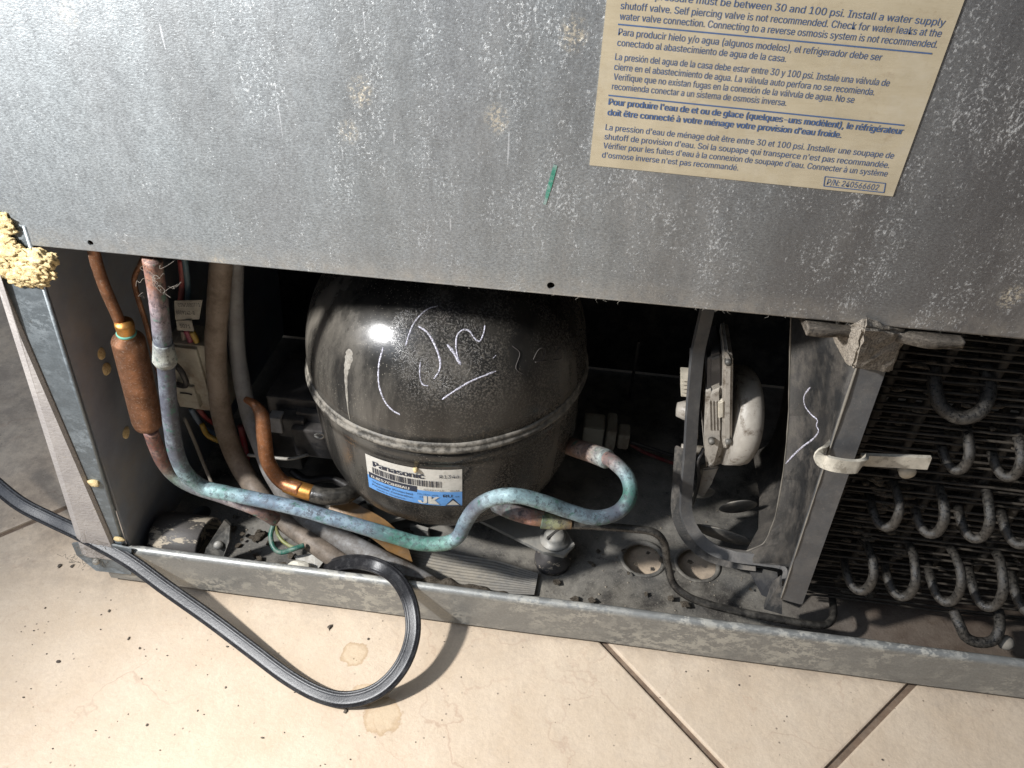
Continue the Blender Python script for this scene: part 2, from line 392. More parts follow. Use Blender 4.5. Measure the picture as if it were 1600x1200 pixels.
M_SHROUD = dusty('shroud_plastic', (.045, .046, .047), (.035, .035, .035), .45, 0, (.22, .195, .165), .55, top=.5, scale=150, speck=.8, sc=(1, 1, .5))
M_FLANGE = dusty('flange_plastic', (.085, .088, .092), (.07, .07, .072), .42, 0, (.22, .20, .175), .3, top=.5, scale=90, speck=.4)
M_FAN = dusty('ivory_motor_plastic', (.42, .39, .34), (.33, .30, .26), .45, 0, (.10, .075, .05), .9, scale=130, lo=.52, hi=.66)
M_BLADE = dusty('fan_blade_plastic', (.10, .098, .095), rough=.5, amt=.8, top=.5, scale=90)
M_IVORY = dusty('ivory_clip', (.62, .57, .47), rough=.5, dust=(.18, .15, .11), amt=.5, scale=200, lo=.55, hi=.62)
M_CORD = dusty('black_cord', (.012, .012, .014), rough=.36, dust=(.28, .275, .27), amt=.12, scale=260, speck=.6, bump=.2, lo=.5, hi=.7)
M_WIRE = dusty('condenser_wire', (.008, .0075, .007), rough=.5, dust=(.08, .066, .05), amt=.6, top=.25, scale=200, lo=.4, hi=.55)
M_COIL = dusty('condenser_tube', (.010, .010, .010), rough=.25, dust=(.13, .115, .095), amt=.6, scale=800, speck=1, bump=.5, lo=.40, hi=.66)
M_FELT = m_foamy('dusty_felt', (.07, .06, .05), (.40, .35, .285), 1100, .45)
M_FOAM = m_foamy('yellow_foam', (.62, .45, .20), (.88, .72, .42), 500, .6)
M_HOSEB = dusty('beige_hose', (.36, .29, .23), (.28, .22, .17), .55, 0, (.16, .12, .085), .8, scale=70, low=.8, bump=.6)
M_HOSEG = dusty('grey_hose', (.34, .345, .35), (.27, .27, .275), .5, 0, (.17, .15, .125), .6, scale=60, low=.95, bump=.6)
M_CLEAR = dusty('grey_strip', (.20, .195, .185), (.13, .125, .12), .4, .1, (.30, .27, .22), .7, top=.35, scale=60)
M_AMBER = dusty('amber_strip', (.28, .15, .05), (.13, .08, .04), .3, 0, (.2, .15, .1), .5, scale=50)
M_BLACK = dusty('black_plastic', (.018, .018, .02), rough=.3, dust=(.2, .18, .16), amt=.2, top=.16, scale=80)
M_RUB = dusty('roller_rubber', (.055, .052, .055), (.03, .03, .032), .5, 0, (.50, .43, .33), .85, top=.1, scale=150, sc=(.35, 1, 1), lo=.53, hi=.57)
_b = MB('chalk'); _n = _b.noise(1500, 3, .7)
M_CHALK = _b.out(_b.mix(_b.ramp(_n, .40, .56), (.10, .095, .10), (.62, .61, .70)), .85, 0, None, .2)
M_CHALKD = plain('faint_chalk', (.10, .09, .085), .8, 0, .2)
M_DRIP = dusty('dried_drip', (.22, .20, .17), (.10, .09, .08), .6, 0, (.40, .38, .33), .6, scale=300, speck=.5)
M_GREEN = dusty('green_marker', (.04, .22, .15), rough=.5, dust=(.3, .33, .32), amt=.8, scale=500)
M_CRUMB = dusty('grit', (.10, .08, .06), (.04, .03, .03), .9, 0, (.35, .3, .22), .5, scale=900)
M_FUZZ = m_foamy('brown_fuzz', (.10, .08, .06), (.27, .23, .18), 400)
M_CHIP = plain('plaster', (.68, .64, .54), .8)
M_LINT = dusty('lint', (.20, .18, .15), rough=.9, amt=.3)

# ------------------------------------------------------------------ floor
fl = thing('floor', (0, 0, 0), 'cream ceramic tile floor laid diagonally with brown grout', 'floor', kind='structure')
del fl['category']
bm = bmesh.new(); add_box(bm, (-6, -6, -.06), (6, 6, -.0022)); bm_obj('grout', bm, M_GROUT, fl)
TP = .62; GW = .0058
def tile_mesh():
    bm = bmesh.new(); h = (TP - GW) / 2
    vs = add_box(bm, (-h / math.sqrt(2), -h / math.sqrt(2), -.012), (h / math.sqrt(2), h / math.sqrt(2), 0), .0012)
    bmesh.ops.rotate(bm, verts=bm.verts, cent=(0, 0, 0), matrix=Matrix.Rotation(math.radians(45), 3, 'Z'))
    me = bpy.data.meshes.new('tile'); bmesh.ops.recalc_face_normals(bm, faces=bm.faces); bm.to_mesh(me); bm.free(); me.materials.append(M_FLOOR); return me
tm = tile_mesh()
for i in range(-4, 5):
    for j in range(-4, 5):
        u = .034 + TP * (i + .5); v = -.404 + TP * (j + .5); x, y = (u + v) / 2, (u - v) / 2
        if abs(x) > 1.6 or y < -1 or y > 1.9: continue
        o = bpy.data.objects.new('tile', tm); COL.objects.link(o); o.parent = fl; o.location = (x, y, random.uniform(-.0003, 0))

# ------------------------------------------------------------------ refrigerator cabinet
fr = thing('refrigerator', (0, .3, .01), 'galvanised rear of a refrigerator with its lower machinery bay open', 'refrigerator')
HZ = .2501
h1 = W(860, 459, Y=0); h2 = W(145, 383, Y=0)
def ringpts(c, r, n=20, rev=True):
    L = [(c[0] + r * math.cos(2 * math.pi * i / n), c[1] + r * math.sin(2 * math.pi * i / n)) for i in range(n)]
    return L[::-1] if rev else L
bm = bmesh.new()
sheet_holes(bm, [(-.34, HZ + .0012), (.50, HZ + .0012), (.50, .62), (-.34, .62)], [ringpts((h1.x, HZ + .0048), .0016), ringpts((h2.x, HZ + .0046), .0013)], (-.0009, 0), 1)
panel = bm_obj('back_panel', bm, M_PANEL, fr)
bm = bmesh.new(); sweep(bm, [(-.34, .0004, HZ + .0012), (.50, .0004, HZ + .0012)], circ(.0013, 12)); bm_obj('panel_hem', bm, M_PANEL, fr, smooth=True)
# insulation body above the bay and the bay liner
box('body', (-.34, .001, HZ + .012), (.50, .6, .618), M_DARK, fr)
bm = bmesh.new(); add_box(bm, (-.285, .262, .011), (.50, .266, HZ + .0135)); bm_obj('bay_back_wall', bm, M_DARK, fr)
# side wall of the bay with three foamed-over holes
gT, gB = W(68, 440, Y=0), W(200, 850, Y=0); gd = (gB - gT) / (gT.z - gB.z)
def edgex(z, a, b): return a.x + (b.x - a.x) * (a.z - z) / (a.z - b.z)
zT, zB = HZ + .01, .012
sl = [(edgex(zT, gT, gB), 0, zT), (edgex(zB, gT, gB), 0, zB)]
bm = bmesh.new(); slab(bm, [(sl[0][0], .001, zT), (sl[0][0], .262, zT), (sl[1][0], .262, zB), (sl[1][0], .001, zB)], (-.0015, 0, 0)); bm_obj('bay_side_wall', bm, M_WALL, fr)
gLT, gLB = W(5, 430, Y=0), W(178, 838, Y=0)
bm = bmesh.new(); slab(bm, [(edgex(zT, gLT, gLB), -.0012, zT), (sl[0][0], -.0012, zT), (sl[1][0] - .001, -.0012, .03), (edgex(.03, gLT, gLB), -.0012, .03)], (0, .0018, 0)); bm_obj('edge_strip', bm, M_STRIP, fr)
bm = bmesh.new(); sweep(bm, [(sl[0][0], -.0004, zT), (sl[1][0] - .001, -.0004, .03)], circ(.0011, 10)); bm_obj('edge_bead', bm, M_STRIP, fr, smooth=True)
cLT, cLB = W(0, 475, Y=-.002), W(110, 820, Y=-.002)
# cream side panel wrapping round the corner
bm = bmesh.new()
def cream(z):
    xl = edgex(z, cLT, cLB); xr = edgex(z, gLT, gLB) - .0006
    return [(xr, -.0015), (xr - .001, -.0034), (xl + .006, -.0036), (xl + .0015, -.0020), (xl, .004), (xl, .6), (xl + .002, .6), (xl + .004, .01), (xr, .0035)]
rings = []
for z in [.62, .30, .25, .2, .15, .1, .05, .026]:
    rings.append([bm.verts.new((x, y, z)) for x, y in cream(max(min(z, .5), .0))])
for a, b_ in zip(rings, rings[1:]):
    for j in range(len(a)): bm.faces.new((a[j], a[(j + 1) % len(a)], b_[(j + 1) % len(a)], b_[j]))
bm.faces.new(rings[0]); bm.faces.new(rings[-1][::-1]); bm_obj('side_panel', bm, M_VINYL, fr)
# foamed holes in the side wall
for (px, py, r) in ((158, 552, .0032), (166, 576, .0038), (197, 677, .0045)):
    p = W(px, py, Y=.03)
    for _k in range(12): p = W(px, py, X=edgex(p.z, gT, gB))
    bm = bmesh.new(); blob(bm, p, r, .4, 2, (.35, 1, 1.2)); bm_obj('foam_plug', bm, M_FOAM, fr)
p = W(147, 755, Y=-.002); bm = bmesh.new(); blob(bm, p, .0028, .5, 2, (1.4, .6, .8), 300); bm_obj('foam_plug', bm, M_FOAM, fr)
p = W(187, 843, Y=-.003); bm = bmesh.new(); blob(bm, p, .0022, .5, 2, (1.6, .6, .8), 300); bm_obj('foam_plug', bm, M_FOAM, fr)
# base pan with two round holes, and the front rail folded up from it
PZ = .0085
hc = [W(1004, 873, Z=PZ), W(1089, 881, Z=PZ)]
bm = bmesh.new()
sheet_holes(bm, [(-.283, .0035), (.50, .0035), (.50, .262), (-.283, .262)], [ringpts((c.x, c.y), .0128, 32) for c in hc], (PZ - .001, PZ), 2)
bm_obj('base_pan', bm, M_PAN, fr)
for c in hc:
    bm = bmesh.new(); lathe(bm, [(.0155, .0006), (.0152, .0012), (.0132, .0011), (.0126, -.0004), (.0125, -.0014), (.0128, -.0014), (.0130, 0), (.0155, .0004)], (c.x, c.y, PZ), seg=40, cap=False); bm_obj('hole_rim', bm, M_PAN, fr, smooth=True)
RT = .0372
bm = bmesh.new()
prof = [(-.0018, .0045), (-.0022, RT - .0032), (-.0016, RT - .0012), (0, RT - .0002), (.0018, RT - .0002), (.0030, RT - .0014), (.0033, RT - .004), (.0033, PZ - .0005), (.0040, PZ - .0012), (.0024, PZ - .0012), (.0024, RT - .004), (.0012, RT - .0016), (-.0004, RT - .002), (-.0010, RT - .004), (-.0010, .0055), (.006, .0055), (.006, .0045)]
xs = [-.286 + i * .02 for i in range(40)]; rings = []
for x in xs:
    dz = .0003 * mnoise.noise(Vector((x * 20, 0, 0))); dy = .0006 * mnoise.noise(Vector((x * 12, 5, 0)))
    rings.append([bm.verts.new((x, y + dy, z + dz)) for y, z in prof])
for a, b_ in zip(rings, rings[1:]):
    for j in range(len(prof)):
        f = bm.faces.new((a[j], a[(j + 1) % len(prof)], b_[(j + 1) % len(prof)], b_[j])); f.smooth = j in (1, 2, 3, 4, 5)
bm.faces.new(rings[0]); bm.faces.new(rings[-1]); bm_obj('front_rail', bm, M_RAIL, fr)
# crushed rail end with rivet
bm = bmesh.new(); a = [W(112, 850, Y=-.001), W(148, 846, Y=-.003), W(205, 858, Y=-.0035), W(205, 898, Y=-.0035), W(150, 892, Y=-.004), W(120, 868, Y=-.001)]
slab(bm, a, (0, .0012, 0)); bm_obj('rail_end', bm, M_STRIP, fr)
bm = bmesh.new(); c = W(150, 878, Y=-.0045); lathe(bm, [(.0001, -.0016), (.0016, -.0013), (.0024, 0), (.0024, .0008)], c, 'Y', 16); bm_obj('rivet', bm, M_STEEL, fr, smooth=True)
# feet that carry the cabinet
for x in (-.25, .45): 
    bm = bmesh.new(); lathe(bm, [(.0001, 0), (.014, 0), (.014, .004), (.006, .005), (.006, .0092), (.0001, .0092)], (x, .03 if x > 0 else .055, 0)); bm_obj('foot', bm, M_BLACK, fr, smooth=True)

# ------------------------------------------------------------------ lettering
FONT = None
try:
    import os
    FONT = bpy.data.fonts.load(os.path.join(bpy.utils.resource_path('LOCAL'), 'datafiles', 'fonts', 'Inter.woff2'))   # Blender's own interface font
except Exception: pass
def text_mesh(s, bold=0.0, res=3):
    cu = bpy.data.curves.new('t', 'FONT'); cu.body = s
    if FONT: cu.font = FONT
    cu.resolution_u = res; cu.offset = bold; cu.extrude = 0
    ob = bpy.data.objects.new('t', cu); COL.objects.link(ob); bpy.context.view_layer.update()
    me = bpy.data.meshes.new_from_object(ob.evaluated_get(bpy.context.evaluated_depsgraph_get()))
    bpy.data.objects.remove(ob); bpy.data.curves.remove(cu)
    xs = [v.co.x for v in me.vertices]; me_w = (min(xs), max(xs)); return me, me_w
def text_to(bm, s, fn, bold=0, flat=True, mi=0):
    """fn maps (0..1 along the line, height in cap units) to a point"""
    strong = bold if bold > .005 else 0; me, (x0, x1) = text_mesh(s, 0)
    for sh in ([0] if not strong else [-strong, 0, strong]):
        vs = [bm.verts.new(fn((v.co.x + sh - x0) / (x1 - x0), v.co.y)) for v in me.vertices]
        if strong:
            for v in vs: v.co += (CAM - v.co).normalized() * (sh + strong) * .0004
        for p in me.polygons:
            try: f = bm.faces.new([vs[i] for i in p.vertices]); f.material_index = mi
            except ValueError: pass
    bpy.data.meshes.remove(me)
YS = -.0013
def sq(px, py, y=YS): return W(px, py, Y=y)
tl, tr, br, bl = (951, -30), (1518, -30), (1395, 307), (921, 258)
bm = bmesh.new(); slab(bm, [sq(*tl), sq(*tr), sq(*br), sq(*bl)], (0, .00035, 0))
stk = bm_obj('instruction_sticker', bm, M_STICK, fr, label='tan paper sticker printed in blue with water supply instructions in three languages')
LINES = [("home water pressure must be between 30 and 100 psi. Install a water supply", (940, -8), (1474.7, 41), 0),
 ("shutoff valve. Self piercing valve is not recommended. Check for water leaks at the", (969, 14), (1469, 58), 0),
 ("water valve connection. Connecting to a reverse osmosis system is not recommended.", (967.5, 30.5), (1462.7, 75), 0),
 ("Para producir hielo y/o agua (algunos modelos), el refrigerador debe ser", (965.5, 55), (1376, 95), 0),
 ("conectado al abastecimiento de agua de la casa.", (963.7, 71.5), (1227, 97), 0),
 ("La presión del agua de la casa debe estar entre 30 y 100 psi. Instale una válvula de", (960.5, 93.5), (1388, 135), 0),
 ("cierre en el abastecimiento de agua. La válvula auto perfora no se recomienda.", (959, 109), (1365, 149), 0),
 ("Verifique que no existan fugas en la conexión de la válvula de agua. No se", (958, 124.5), (1333, 161), 0),
 ("recomienda conectar a un sistema de osmosis inversa.", (955.5, 139.5), (1227.5, 165.5), 0),
 ("Pour produire l'eau de et ou de glace (quelques-uns modèlent), le réfrigérateur", (950.5, 163.5), (1409, 210), .025),
 ("doit être connecté à votre ménage votre provision d'eau froide.", (949, 180), (1313, 215.5), .025),
 ("La pression d'eau de ménage doit être entre 30 et 100 psi. Installer une soupape de", (945.5, 203), (1395, 248), 0),
 ("shutoff de provision d'eau. Soi la soupape qui transperce n'est pas recommandée.", (944, 217.5), (1388, 262.7), 0),
 ("Vérifier pour les fuites d'eau à la connexion de soupape d'eau. Connecter à un système", (942, 231.5), (1385, 276), 0),
 ("d'osmose inverse n'est pas recommandé.", (940, 246), (1152.5, 266.5), 0),
 ("P/N: 240566602", (1291, 288.5), (1371, 297.5), 0)]
for s, a, b_, bold in LINES:
    A, B = sq(*a, YS - .00012), sq(*b_, YS - .00012); d = B - A; upv = Vector((-d.z, 0, d.x)).normalized()
    hgt = .00375 if not bold else .0038
    bm = bmesh.new(); text_to(bm, s, lambda u, v: A + d * u + upv * v * hgt * 1.12, bold + .001); bm_obj('lettering', bm, M_INK, stk)
def bar(bm, a, b_, h, y=YS - .00012):
    A, B = sq(*a, y), sq(*b_, y); d = B - A; u = Vector((-d.z, 0, d.x)).normalized() * h / 2
    slab(bm, [A - u, B - u, B + u, A + u], (0, .0001, 0))
bm = bmesh.new(); bar(bm, (965.5, 38), (1456, 84), .00045); bar(bm, (950.5, 149), (1413, 196), .00045)
for a, b_ in (((1289, 276), (1383.5, 286.7)), ((1383.5, 286.7), (1381, 301)), ((1381, 301), (1287, 290.7)), ((1287, 290.7), (1289, 276))): bar(bm, a, b_, .0003)
bm_obj('printed_rules', bm, M_INK, stk)
bm = bmesh.new(); A = [W(p[0], p[1], Y=-.0011) for p in ((865, 257), (871, 259), (862, 292), (853, 320), (849, 319), (856, 288))]; slab(bm, A, (0, .0001, 0)); bm_obj('marker_stroke', bm, M_GREEN, fr, label='short green marker stroke on the metal panel')

# ------------------------------------------------------------------ compressor
CX, CY, ZS, RC = -.081, .100, .136, .0855
comp = thing('compressor', (CX, CY, .012), 'bulbous black refrigeration compressor with white and blue maker label and chalk scribbles', 'compressor')
prof = [(.0001, ZS + .0815)]
for i in range(1, 25):
    t = math.pi / 2 * (1 - i / 24); prof.append((.0843 * max(math.cos(t), 0) ** .76, ZS + .0035 + .078 * math.sin(t) ** .88))
bm = bmesh.new(); lathe(bm, prof, (CX, CY, 0), seg=96); dome = bm_obj('upper_shell', bm, M_COMP, comp, smooth=True)
prof = [(.0842, ZS - .002), (.0840, ZS - .012), (.0833, ZS - .0128), (.0835, ZS - .016), (.0825, ZS - .045), (.0805, ZS - .058), (.076, ZS - .071), (.067, ZS - .083), (.05, ZS - .092), (.03, ZS - .096), (.0001, ZS - .097)]
bm = bmesh.new(); lathe(bm, prof, (CX, CY, 0), seg=96); bowl = bm_obj('lower_shell', bm, M_COMP, comp, smooth=True)
M_SEAM = dusty('dusty_seam', (.05, .047, .042), (.02, .02, .018), .35, 0, (.28, .255, .215), .65, top=.3, scale=260, lo=.42, hi=.58)
prof = [(.083, ZS + .0048), (.0848, ZS + .0044), (.0855, ZS + .0026), (.0850, ZS + .0017), (.0862, ZS + .0008), (.0865, ZS - .0008), (.0860, ZS - .0022), (.083, ZS - .0024)]
bm = bmesh.new(); lathe(bm, prof, (CX, CY, 0), seg=96)
for v in bm.verts: v.co += Vector((0, 0, .0006 * mnoise.noise(v.co * 60)))
bm_obj('seam_flange', bm, M_SEAM, comp, smooth=True)
def bvh_of(*obs):
    vs = []; fs = []
    for o in obs:
        k = len(vs); wl = worldloc(o); vs += [v.co + wl for v in o.data.vertices]; fs += [[i + k for i in p.vertices] for p in o.data.polygons]
    return BVHTree.FromPolygons(vs, fs)
BV = bvh_of(dome, bowl)
def on(bv, px, py, lift=.0003):
    h, n, _, _ = bv.ray_cast(CAM, ray(px, py))
    if h is None: return None, None
    if n.dot(h - CAM) > 0: n = -n
    return h + n * lift, n
def chalk(name, bv, pts, wpx, mat, parent, lift=.00025, n=6, radii=None):
    c2, ts = catmull([(p[0], p[1], 0) for p in pts], n); P = []; NN = []
    for q in c2:
        h, nn = on(bv, q.x, q.y, lift)
        if h is None: continue
        P.append(h); NN.append(nn)
    bm = bmesh.new(); pr = None
    for i, (p, nn) in enumerate(zip(P, NN)):
        t = (P[min(i + 1, len(P) - 1)] - P[max(i - 1, 0)]).normalized(); s_ = t.cross(nn).normalized()
        k = wpx * (p - CAM).length / 1200 / 2 * (.75 + .5 * random.random())
        if radii: a = min(int(ts[i]), len(radii) - 2); k *= radii[a] + (radii[a + 1] - radii[a]) * (ts[i] - a)
        if i in (0, len(P) - 1): k *= .4
        cur = [bm.verts.new(p - s_ * k - nn * lift * .9), bm.verts.new(p - s_ * k * .6), bm.verts.new(p + s_ * k * .6), bm.verts.new(p + s_ * k - nn * lift * .9)]
        if pr:
            for j in range(3): bm.faces.new((pr[j], pr[j + 1], cur[j + 1], cur[j]))
        pr = cur
    return bm_obj(name, bm, mat, parent, smooth=True)
CH = [([(599, 542), (592, 570), (592, 600), (600, 625), (612, 640), (625, 648)], 2.6, 1),
 ([(684, 478), (668, 483), (650, 500), (640, 520), (634, 540)], 2.2, 1),
 ([(653, 509), (668, 520), (680, 540), (688, 565), (686, 580), (678, 592)], 3, 1), ([(657, 565), (656, 585), (660, 600), (669, 603)], 2, 1),
 ([(699, 538), (711, 554), (720, 570)], 4.5, 1), ([(718, 568), (713, 545), (714, 526), (722, 516), (733, 517), (742, 529), (750, 533), (756, 520), (758, 508)], 2.5, 1),
 ([(691, 624), (715, 608), (740, 594), (775, 580)], 3, 1), ([(833, 562), (842, 546), (852, 546), (848, 562), (836, 566), (858, 563)], 1.6, 0), ([(864, 540), (877, 541), (868, 551), (877, 560), (864, 563)], 2, 0),
 ([(800, 540), (812, 552), (806, 575), (818, 585)], 1.2, 0), ([(770, 560), (775, 555)], 1.4, 1)]
for pts, wpx, br_ in CH: chalk('chalk_mark', BV, pts, wpx, M_CHALK if br_ else M_CHALKD, comp)
chalk('drip_stain', BV, [(546, 545), (545, 560), (541, 580), (541, 605), (544, 640), (547, 655)], 17, M_DRIP, comp, radii=[.5, 1, .55, .3, .12, .06])
# maker label bent round the lower shell
def cyl_inv(px, py):
    h, n = on(BV, px, py, 0); return math.atan2(h.y - CY, h.x - CX), h.z
a0, z0 = cyl_inv(571, 708); a1, z1 = cyl_inv(722, 732.5); a2, z2 = cyl_inv(722, 789); a3, z3 = cyl_inv(577.5, 760)
def lab(u, v, lift=.0004):
    a = (a0 + (a1 - a0) * u) * (1 - v) + (a3 + (a2 - a3) * u) * v; z = (z0 + (z1 - z0) * u) * (1 - v) + (z3 + (z2 - z3) * u) * v
    d = Vector((math.cos(a), math.sin(a), 0)); h, n, _, _ = BV.ray_cast(Vector((CX, CY, z)) + d * .2, -d)
    return h + d * lift
bm = bmesh.new(); NU, NV = 24, 10
def patch(bm, u0, u1, v0, v1, lift, nu, nv, back=True):
    g = [[bm.verts.new(lab(u0 + (u1 - u0) * i / nu, v0 + (v1 - v0) * j / nv, lift)) for i in range(nu + 1)] for j in range(nv + 1)]
    for j in range(nv):
        for i in range(nu): f = bm.faces.new((g[j][i], g[j][i + 1], g[j + 1][i + 1], g[j + 1][i])); f.smooth = True
M_LW = dusty('label_white', (.60, .575, .52), (.52, .50, .45), .4, 0, (.3, .26, .2), .35, scale=300, lo=.55, hi=.65)
M_LB = dusty('label_blue', (.13, .33, .68), (.11, .29, .62), .4, 0, (.2, .2, .2), .2, scale=300, lo=.55, hi=.65)
M_LK = plain('label_black', (.025, .03, .05), .4)
patch(bm, 0, 1, 0, 1, .0003, 24, 10); lb = bm_obj('maker_label', bm, M_LW, comp, smooth=True, label='white and blue maker label wrapped on the lower shell')
bm = bmesh.new(); patch(bm, 0, 1, .60, 1, .0004, 24, 5); bm_obj('blue_band', bm, M_LB, lb, smooth=True)
bm = bmesh.new(); patch(bm, 0.02, .55, .50, .665, .0005, 14, 2); bm_obj('model_bar', bm, M_LK, lb, smooth=True)
def ltext(s, u0, u1, vb, hv, mat, bold=0, lift=.0006, name='lettering'):
    bm = bmesh.new(); text_to(bm, s, lambda x, y: lab(u0 + (u1 - u0) * x, vb - y * hv / .7, lift), bold); return bm_obj(name, bm, mat, lb)
ltext('Panasonic', .09, .63, .265, .20, M_LK, .035)
ltext('R134a', .78, .97, .22, .12, M_LK, .0)
ltext('DJK57C88RAU', .05, .47, .635, .10, M_LW, .03)
ltext('Thermally Protected', .05, .50, .78, .075, M_LK)
ltext('Panasonic Corporation', .05, .50, .87, .075, M_LK)
ltext('Made in Singapore', .10, .42, .955, .055, M_LK)
ltext('115-127V~ 60Hz', .55, .76, .72, .05, M_LK); ltext('1PH LRA', .57, .75, .80, .05, M_LK)
ltext('JK', .565, .765, .955, .30, M_LW, .04, .0007)
ltext('RU', .81, .90, .74, .10, M_LK, .012); ltext('us', .93, .97, .74, .05, M_LK)
ltext('Q3197765', .62, .82, .58, .05, M_LK); ltext('0h:M', .88, .97, .58, .05, M_LK)
bm = bmesh.new(); rnd = random.Random(3); u = .07
while u < .80:
    wd = rnd.choice([.004, .004, .007, .010]); g = [bm.verts.new(lab(*q, .0005)) for q in ((u, .33 - .02), (u + wd, .33 - .02), (u + wd, .48), (u, .48))]; bm.faces.new(g); u += wd + rnd.choice([.004, .005, .008, .011])
bm_obj('barcode', bm, M_LK, lb)
for m, ou in ((M_LK, 0), (M_LW, .012)):
    bm = bmesh.new(); bm.faces.new([bm.verts.new(lab(*q, .0006 + (.0001 if ou else 0))) for q in ((.83 + ou * 1.3, .985 - ou * 2.2), (.985 - ou * 1.3, .985 - ou * 2.2), (.9075, .77 + ou * 4))]); bm_obj('warning_triangle', bm, m, lb)
bm = bmesh.new(); blob(bm, lab(.55, .02, .001), .0016, .6, 2, f=500); bm_obj('foam_speck', bm, M_FOAM, comp)
# stubs
P = [W(384, 624, Y=.055), W(398, 632, Y=.052), W(409, 650, Y=.05), W(413, 685, Y=.045), W(419, 722, Y=.04), W(440, 752, Y=.036), W(470, 765, Y=.033)]
tube('process_stub', P, .0045, M_COP, comp, radii=[.42, .62, .95, 1, 1, 1, 1])
tube('brazed_joint', [W(448, 757, Y=.036), W(466, 764, Y=.034), W(489, 771, Y=.033)], .0052, M_BRAZE, comp)
tube('black_stub', [W(488, 771, Y=.033), W(512, 776, Y=.033), W(538, 774, Y=.038), W(556, 764, Y=.048), W(566, 754, Y=.06)], .0054, M_BLKPIPE, comp)
# terminal cover on the left flank
tc = bmesh.new(); q0 = W(428, 640, Y=.09); q1 = W(512, 640, Y=.09); 
def pb(bm, x0, y0, x1, y1, Y, D, bev=.0015):
    a = W(x0, y1, Y=Y); b_ = W(x1, y0, Y=Y); add_box(bm, (min(a.x, b_.x), Y, min(a.z, b_.z)), (max(a.x, b_.x), Y + D, max(a.z, b_.z)), bev)
pb(tc, 424, 628, 500, 662, .075, .04); bm_obj('terminal_cover', tc, M_BLACK, comp, smooth=False)
tc = bmesh.new(); pb(tc, 436, 658, 474, 682, .066, .02); pb(tc, 470, 650, 515, 690, .07, .03); bm_obj('relay_housing', tc, M_BLACK, comp)
tc = bmesh.new(); pb(tc, 462, 678, 520, 712, .062, .04); bm_obj('overload_cover', tc, M_BLACK, comp)
tc = bmesh.new(); pb(tc, 430, 680, 462, 730, .075, .03); bm_obj('relay_housing', tc, M_BLACK, comp)
tc = bmesh.new(); pb(tc, 423, 655, 437, 676, .064, .008, .001); bm_obj('spade_cover', tc, M_HOSEG, comp)
tube('cover_bail', [W(388, 711, Y=.06), W(420, 714, Y=.055), W(452, 717, Y=.055), W(476, 712, Y=.06), W(488, 708, Y=.068)], .0011, M_STEEL, comp)
tube('cover_bail', [W(492, 680, Y=.058), W(500, 677, Y=.056), W(507, 681, Y=.056), W(500, 685, Y=.056), W(492, 681, Y=.058)], .0007, M_STEEL, comp)
# mounting feet, grommets and bolts
def foot(px, py, Z, dirx, bolt=True):
    c = W(px, py, Z=Z); bm = bmesh.new()
    c0 = Vector((CX, CY, Z)); d = (c - c0); d.z = 0; d.normalize(); s_ = Vector((-d.y, d.x, 0))
    A = c0 + d * .04; slab(bm, [A - s_ * .02, c - s_ * .012 , c + d * .012 - s_ * .006, c + d * .012 + s_ * .006, c + s_ * .012, A + s_ * .02], (0, 0, .0025)); bm_obj('mounting_foot', bm, M_STEEL if bolt else M_BLACK, comp)
    bm = bmesh.new(); lathe(bm, [(.012, PZ), (.012, PZ + .005), (.009, PZ + .008), (.010, Z - .001), (.0001, Z - .001)], (c.x, c.y, 0), seg=24); bm_obj('grommet', bm, M_RUB, comp, smooth=True)
    bm = bmesh.new(); lathe(bm, [(.0095, Z + .0027), (.0095, Z + .004), (.007, Z + .0042), (.007, Z + .0085), (.005, Z + .0105), (.0001, Z + .011)], (c.x, c.y, 0), seg=24)
    bt = bm_obj('bolt', bm, M_STEEL, comp, smooth=True)
    bm = bmesh.new(); add_box(bm, (c.x - .0071, c.y - .0008, Z + .009), (c.x + .0071, c.y + .0008, Z + .0112), rot=Matrix.Rotation(.9, 3, 'Z')); bm_obj('bolt_slot', bm, M_DARK, bt)
foot(866, 848, .028, 1); foot(560, 808, .028, -1)
c = Vector((CX, CY, 0))
for a in (40, 140):
    p = c + Vector((math.cos(math.radians(a)), math.sin(math.radians(a)), 0)) * .085
    bm = bmesh.new(); lathe(bm, [(.010, PZ), (.010, .026), (.006, .03), (.006, .05), (.0001, .05)], (p.x, p.y, 0), seg=16); bm_obj('grommet', bm, M_RUB, comp, smooth=True)
bm = bmesh.new(); lathe(bm, [(.03, PZ), (.03, .03), (.045, .045), (.0001, .05)], (CX, CY, 0), seg=32); bm_obj('pedestal', bm, M_BLACK, comp, smooth=True)
# foot plate under the shell
bm = bmesh.new(); A = [W(640, 822, Y=.06), W(668, 830, Y=.055), W(672, 850, Y=.055), W(645, 848, Y=.06)]; slab(bm, A, (0, .003, 0)); bm_obj('leg_bracket', bm, M_STEEL, comp)

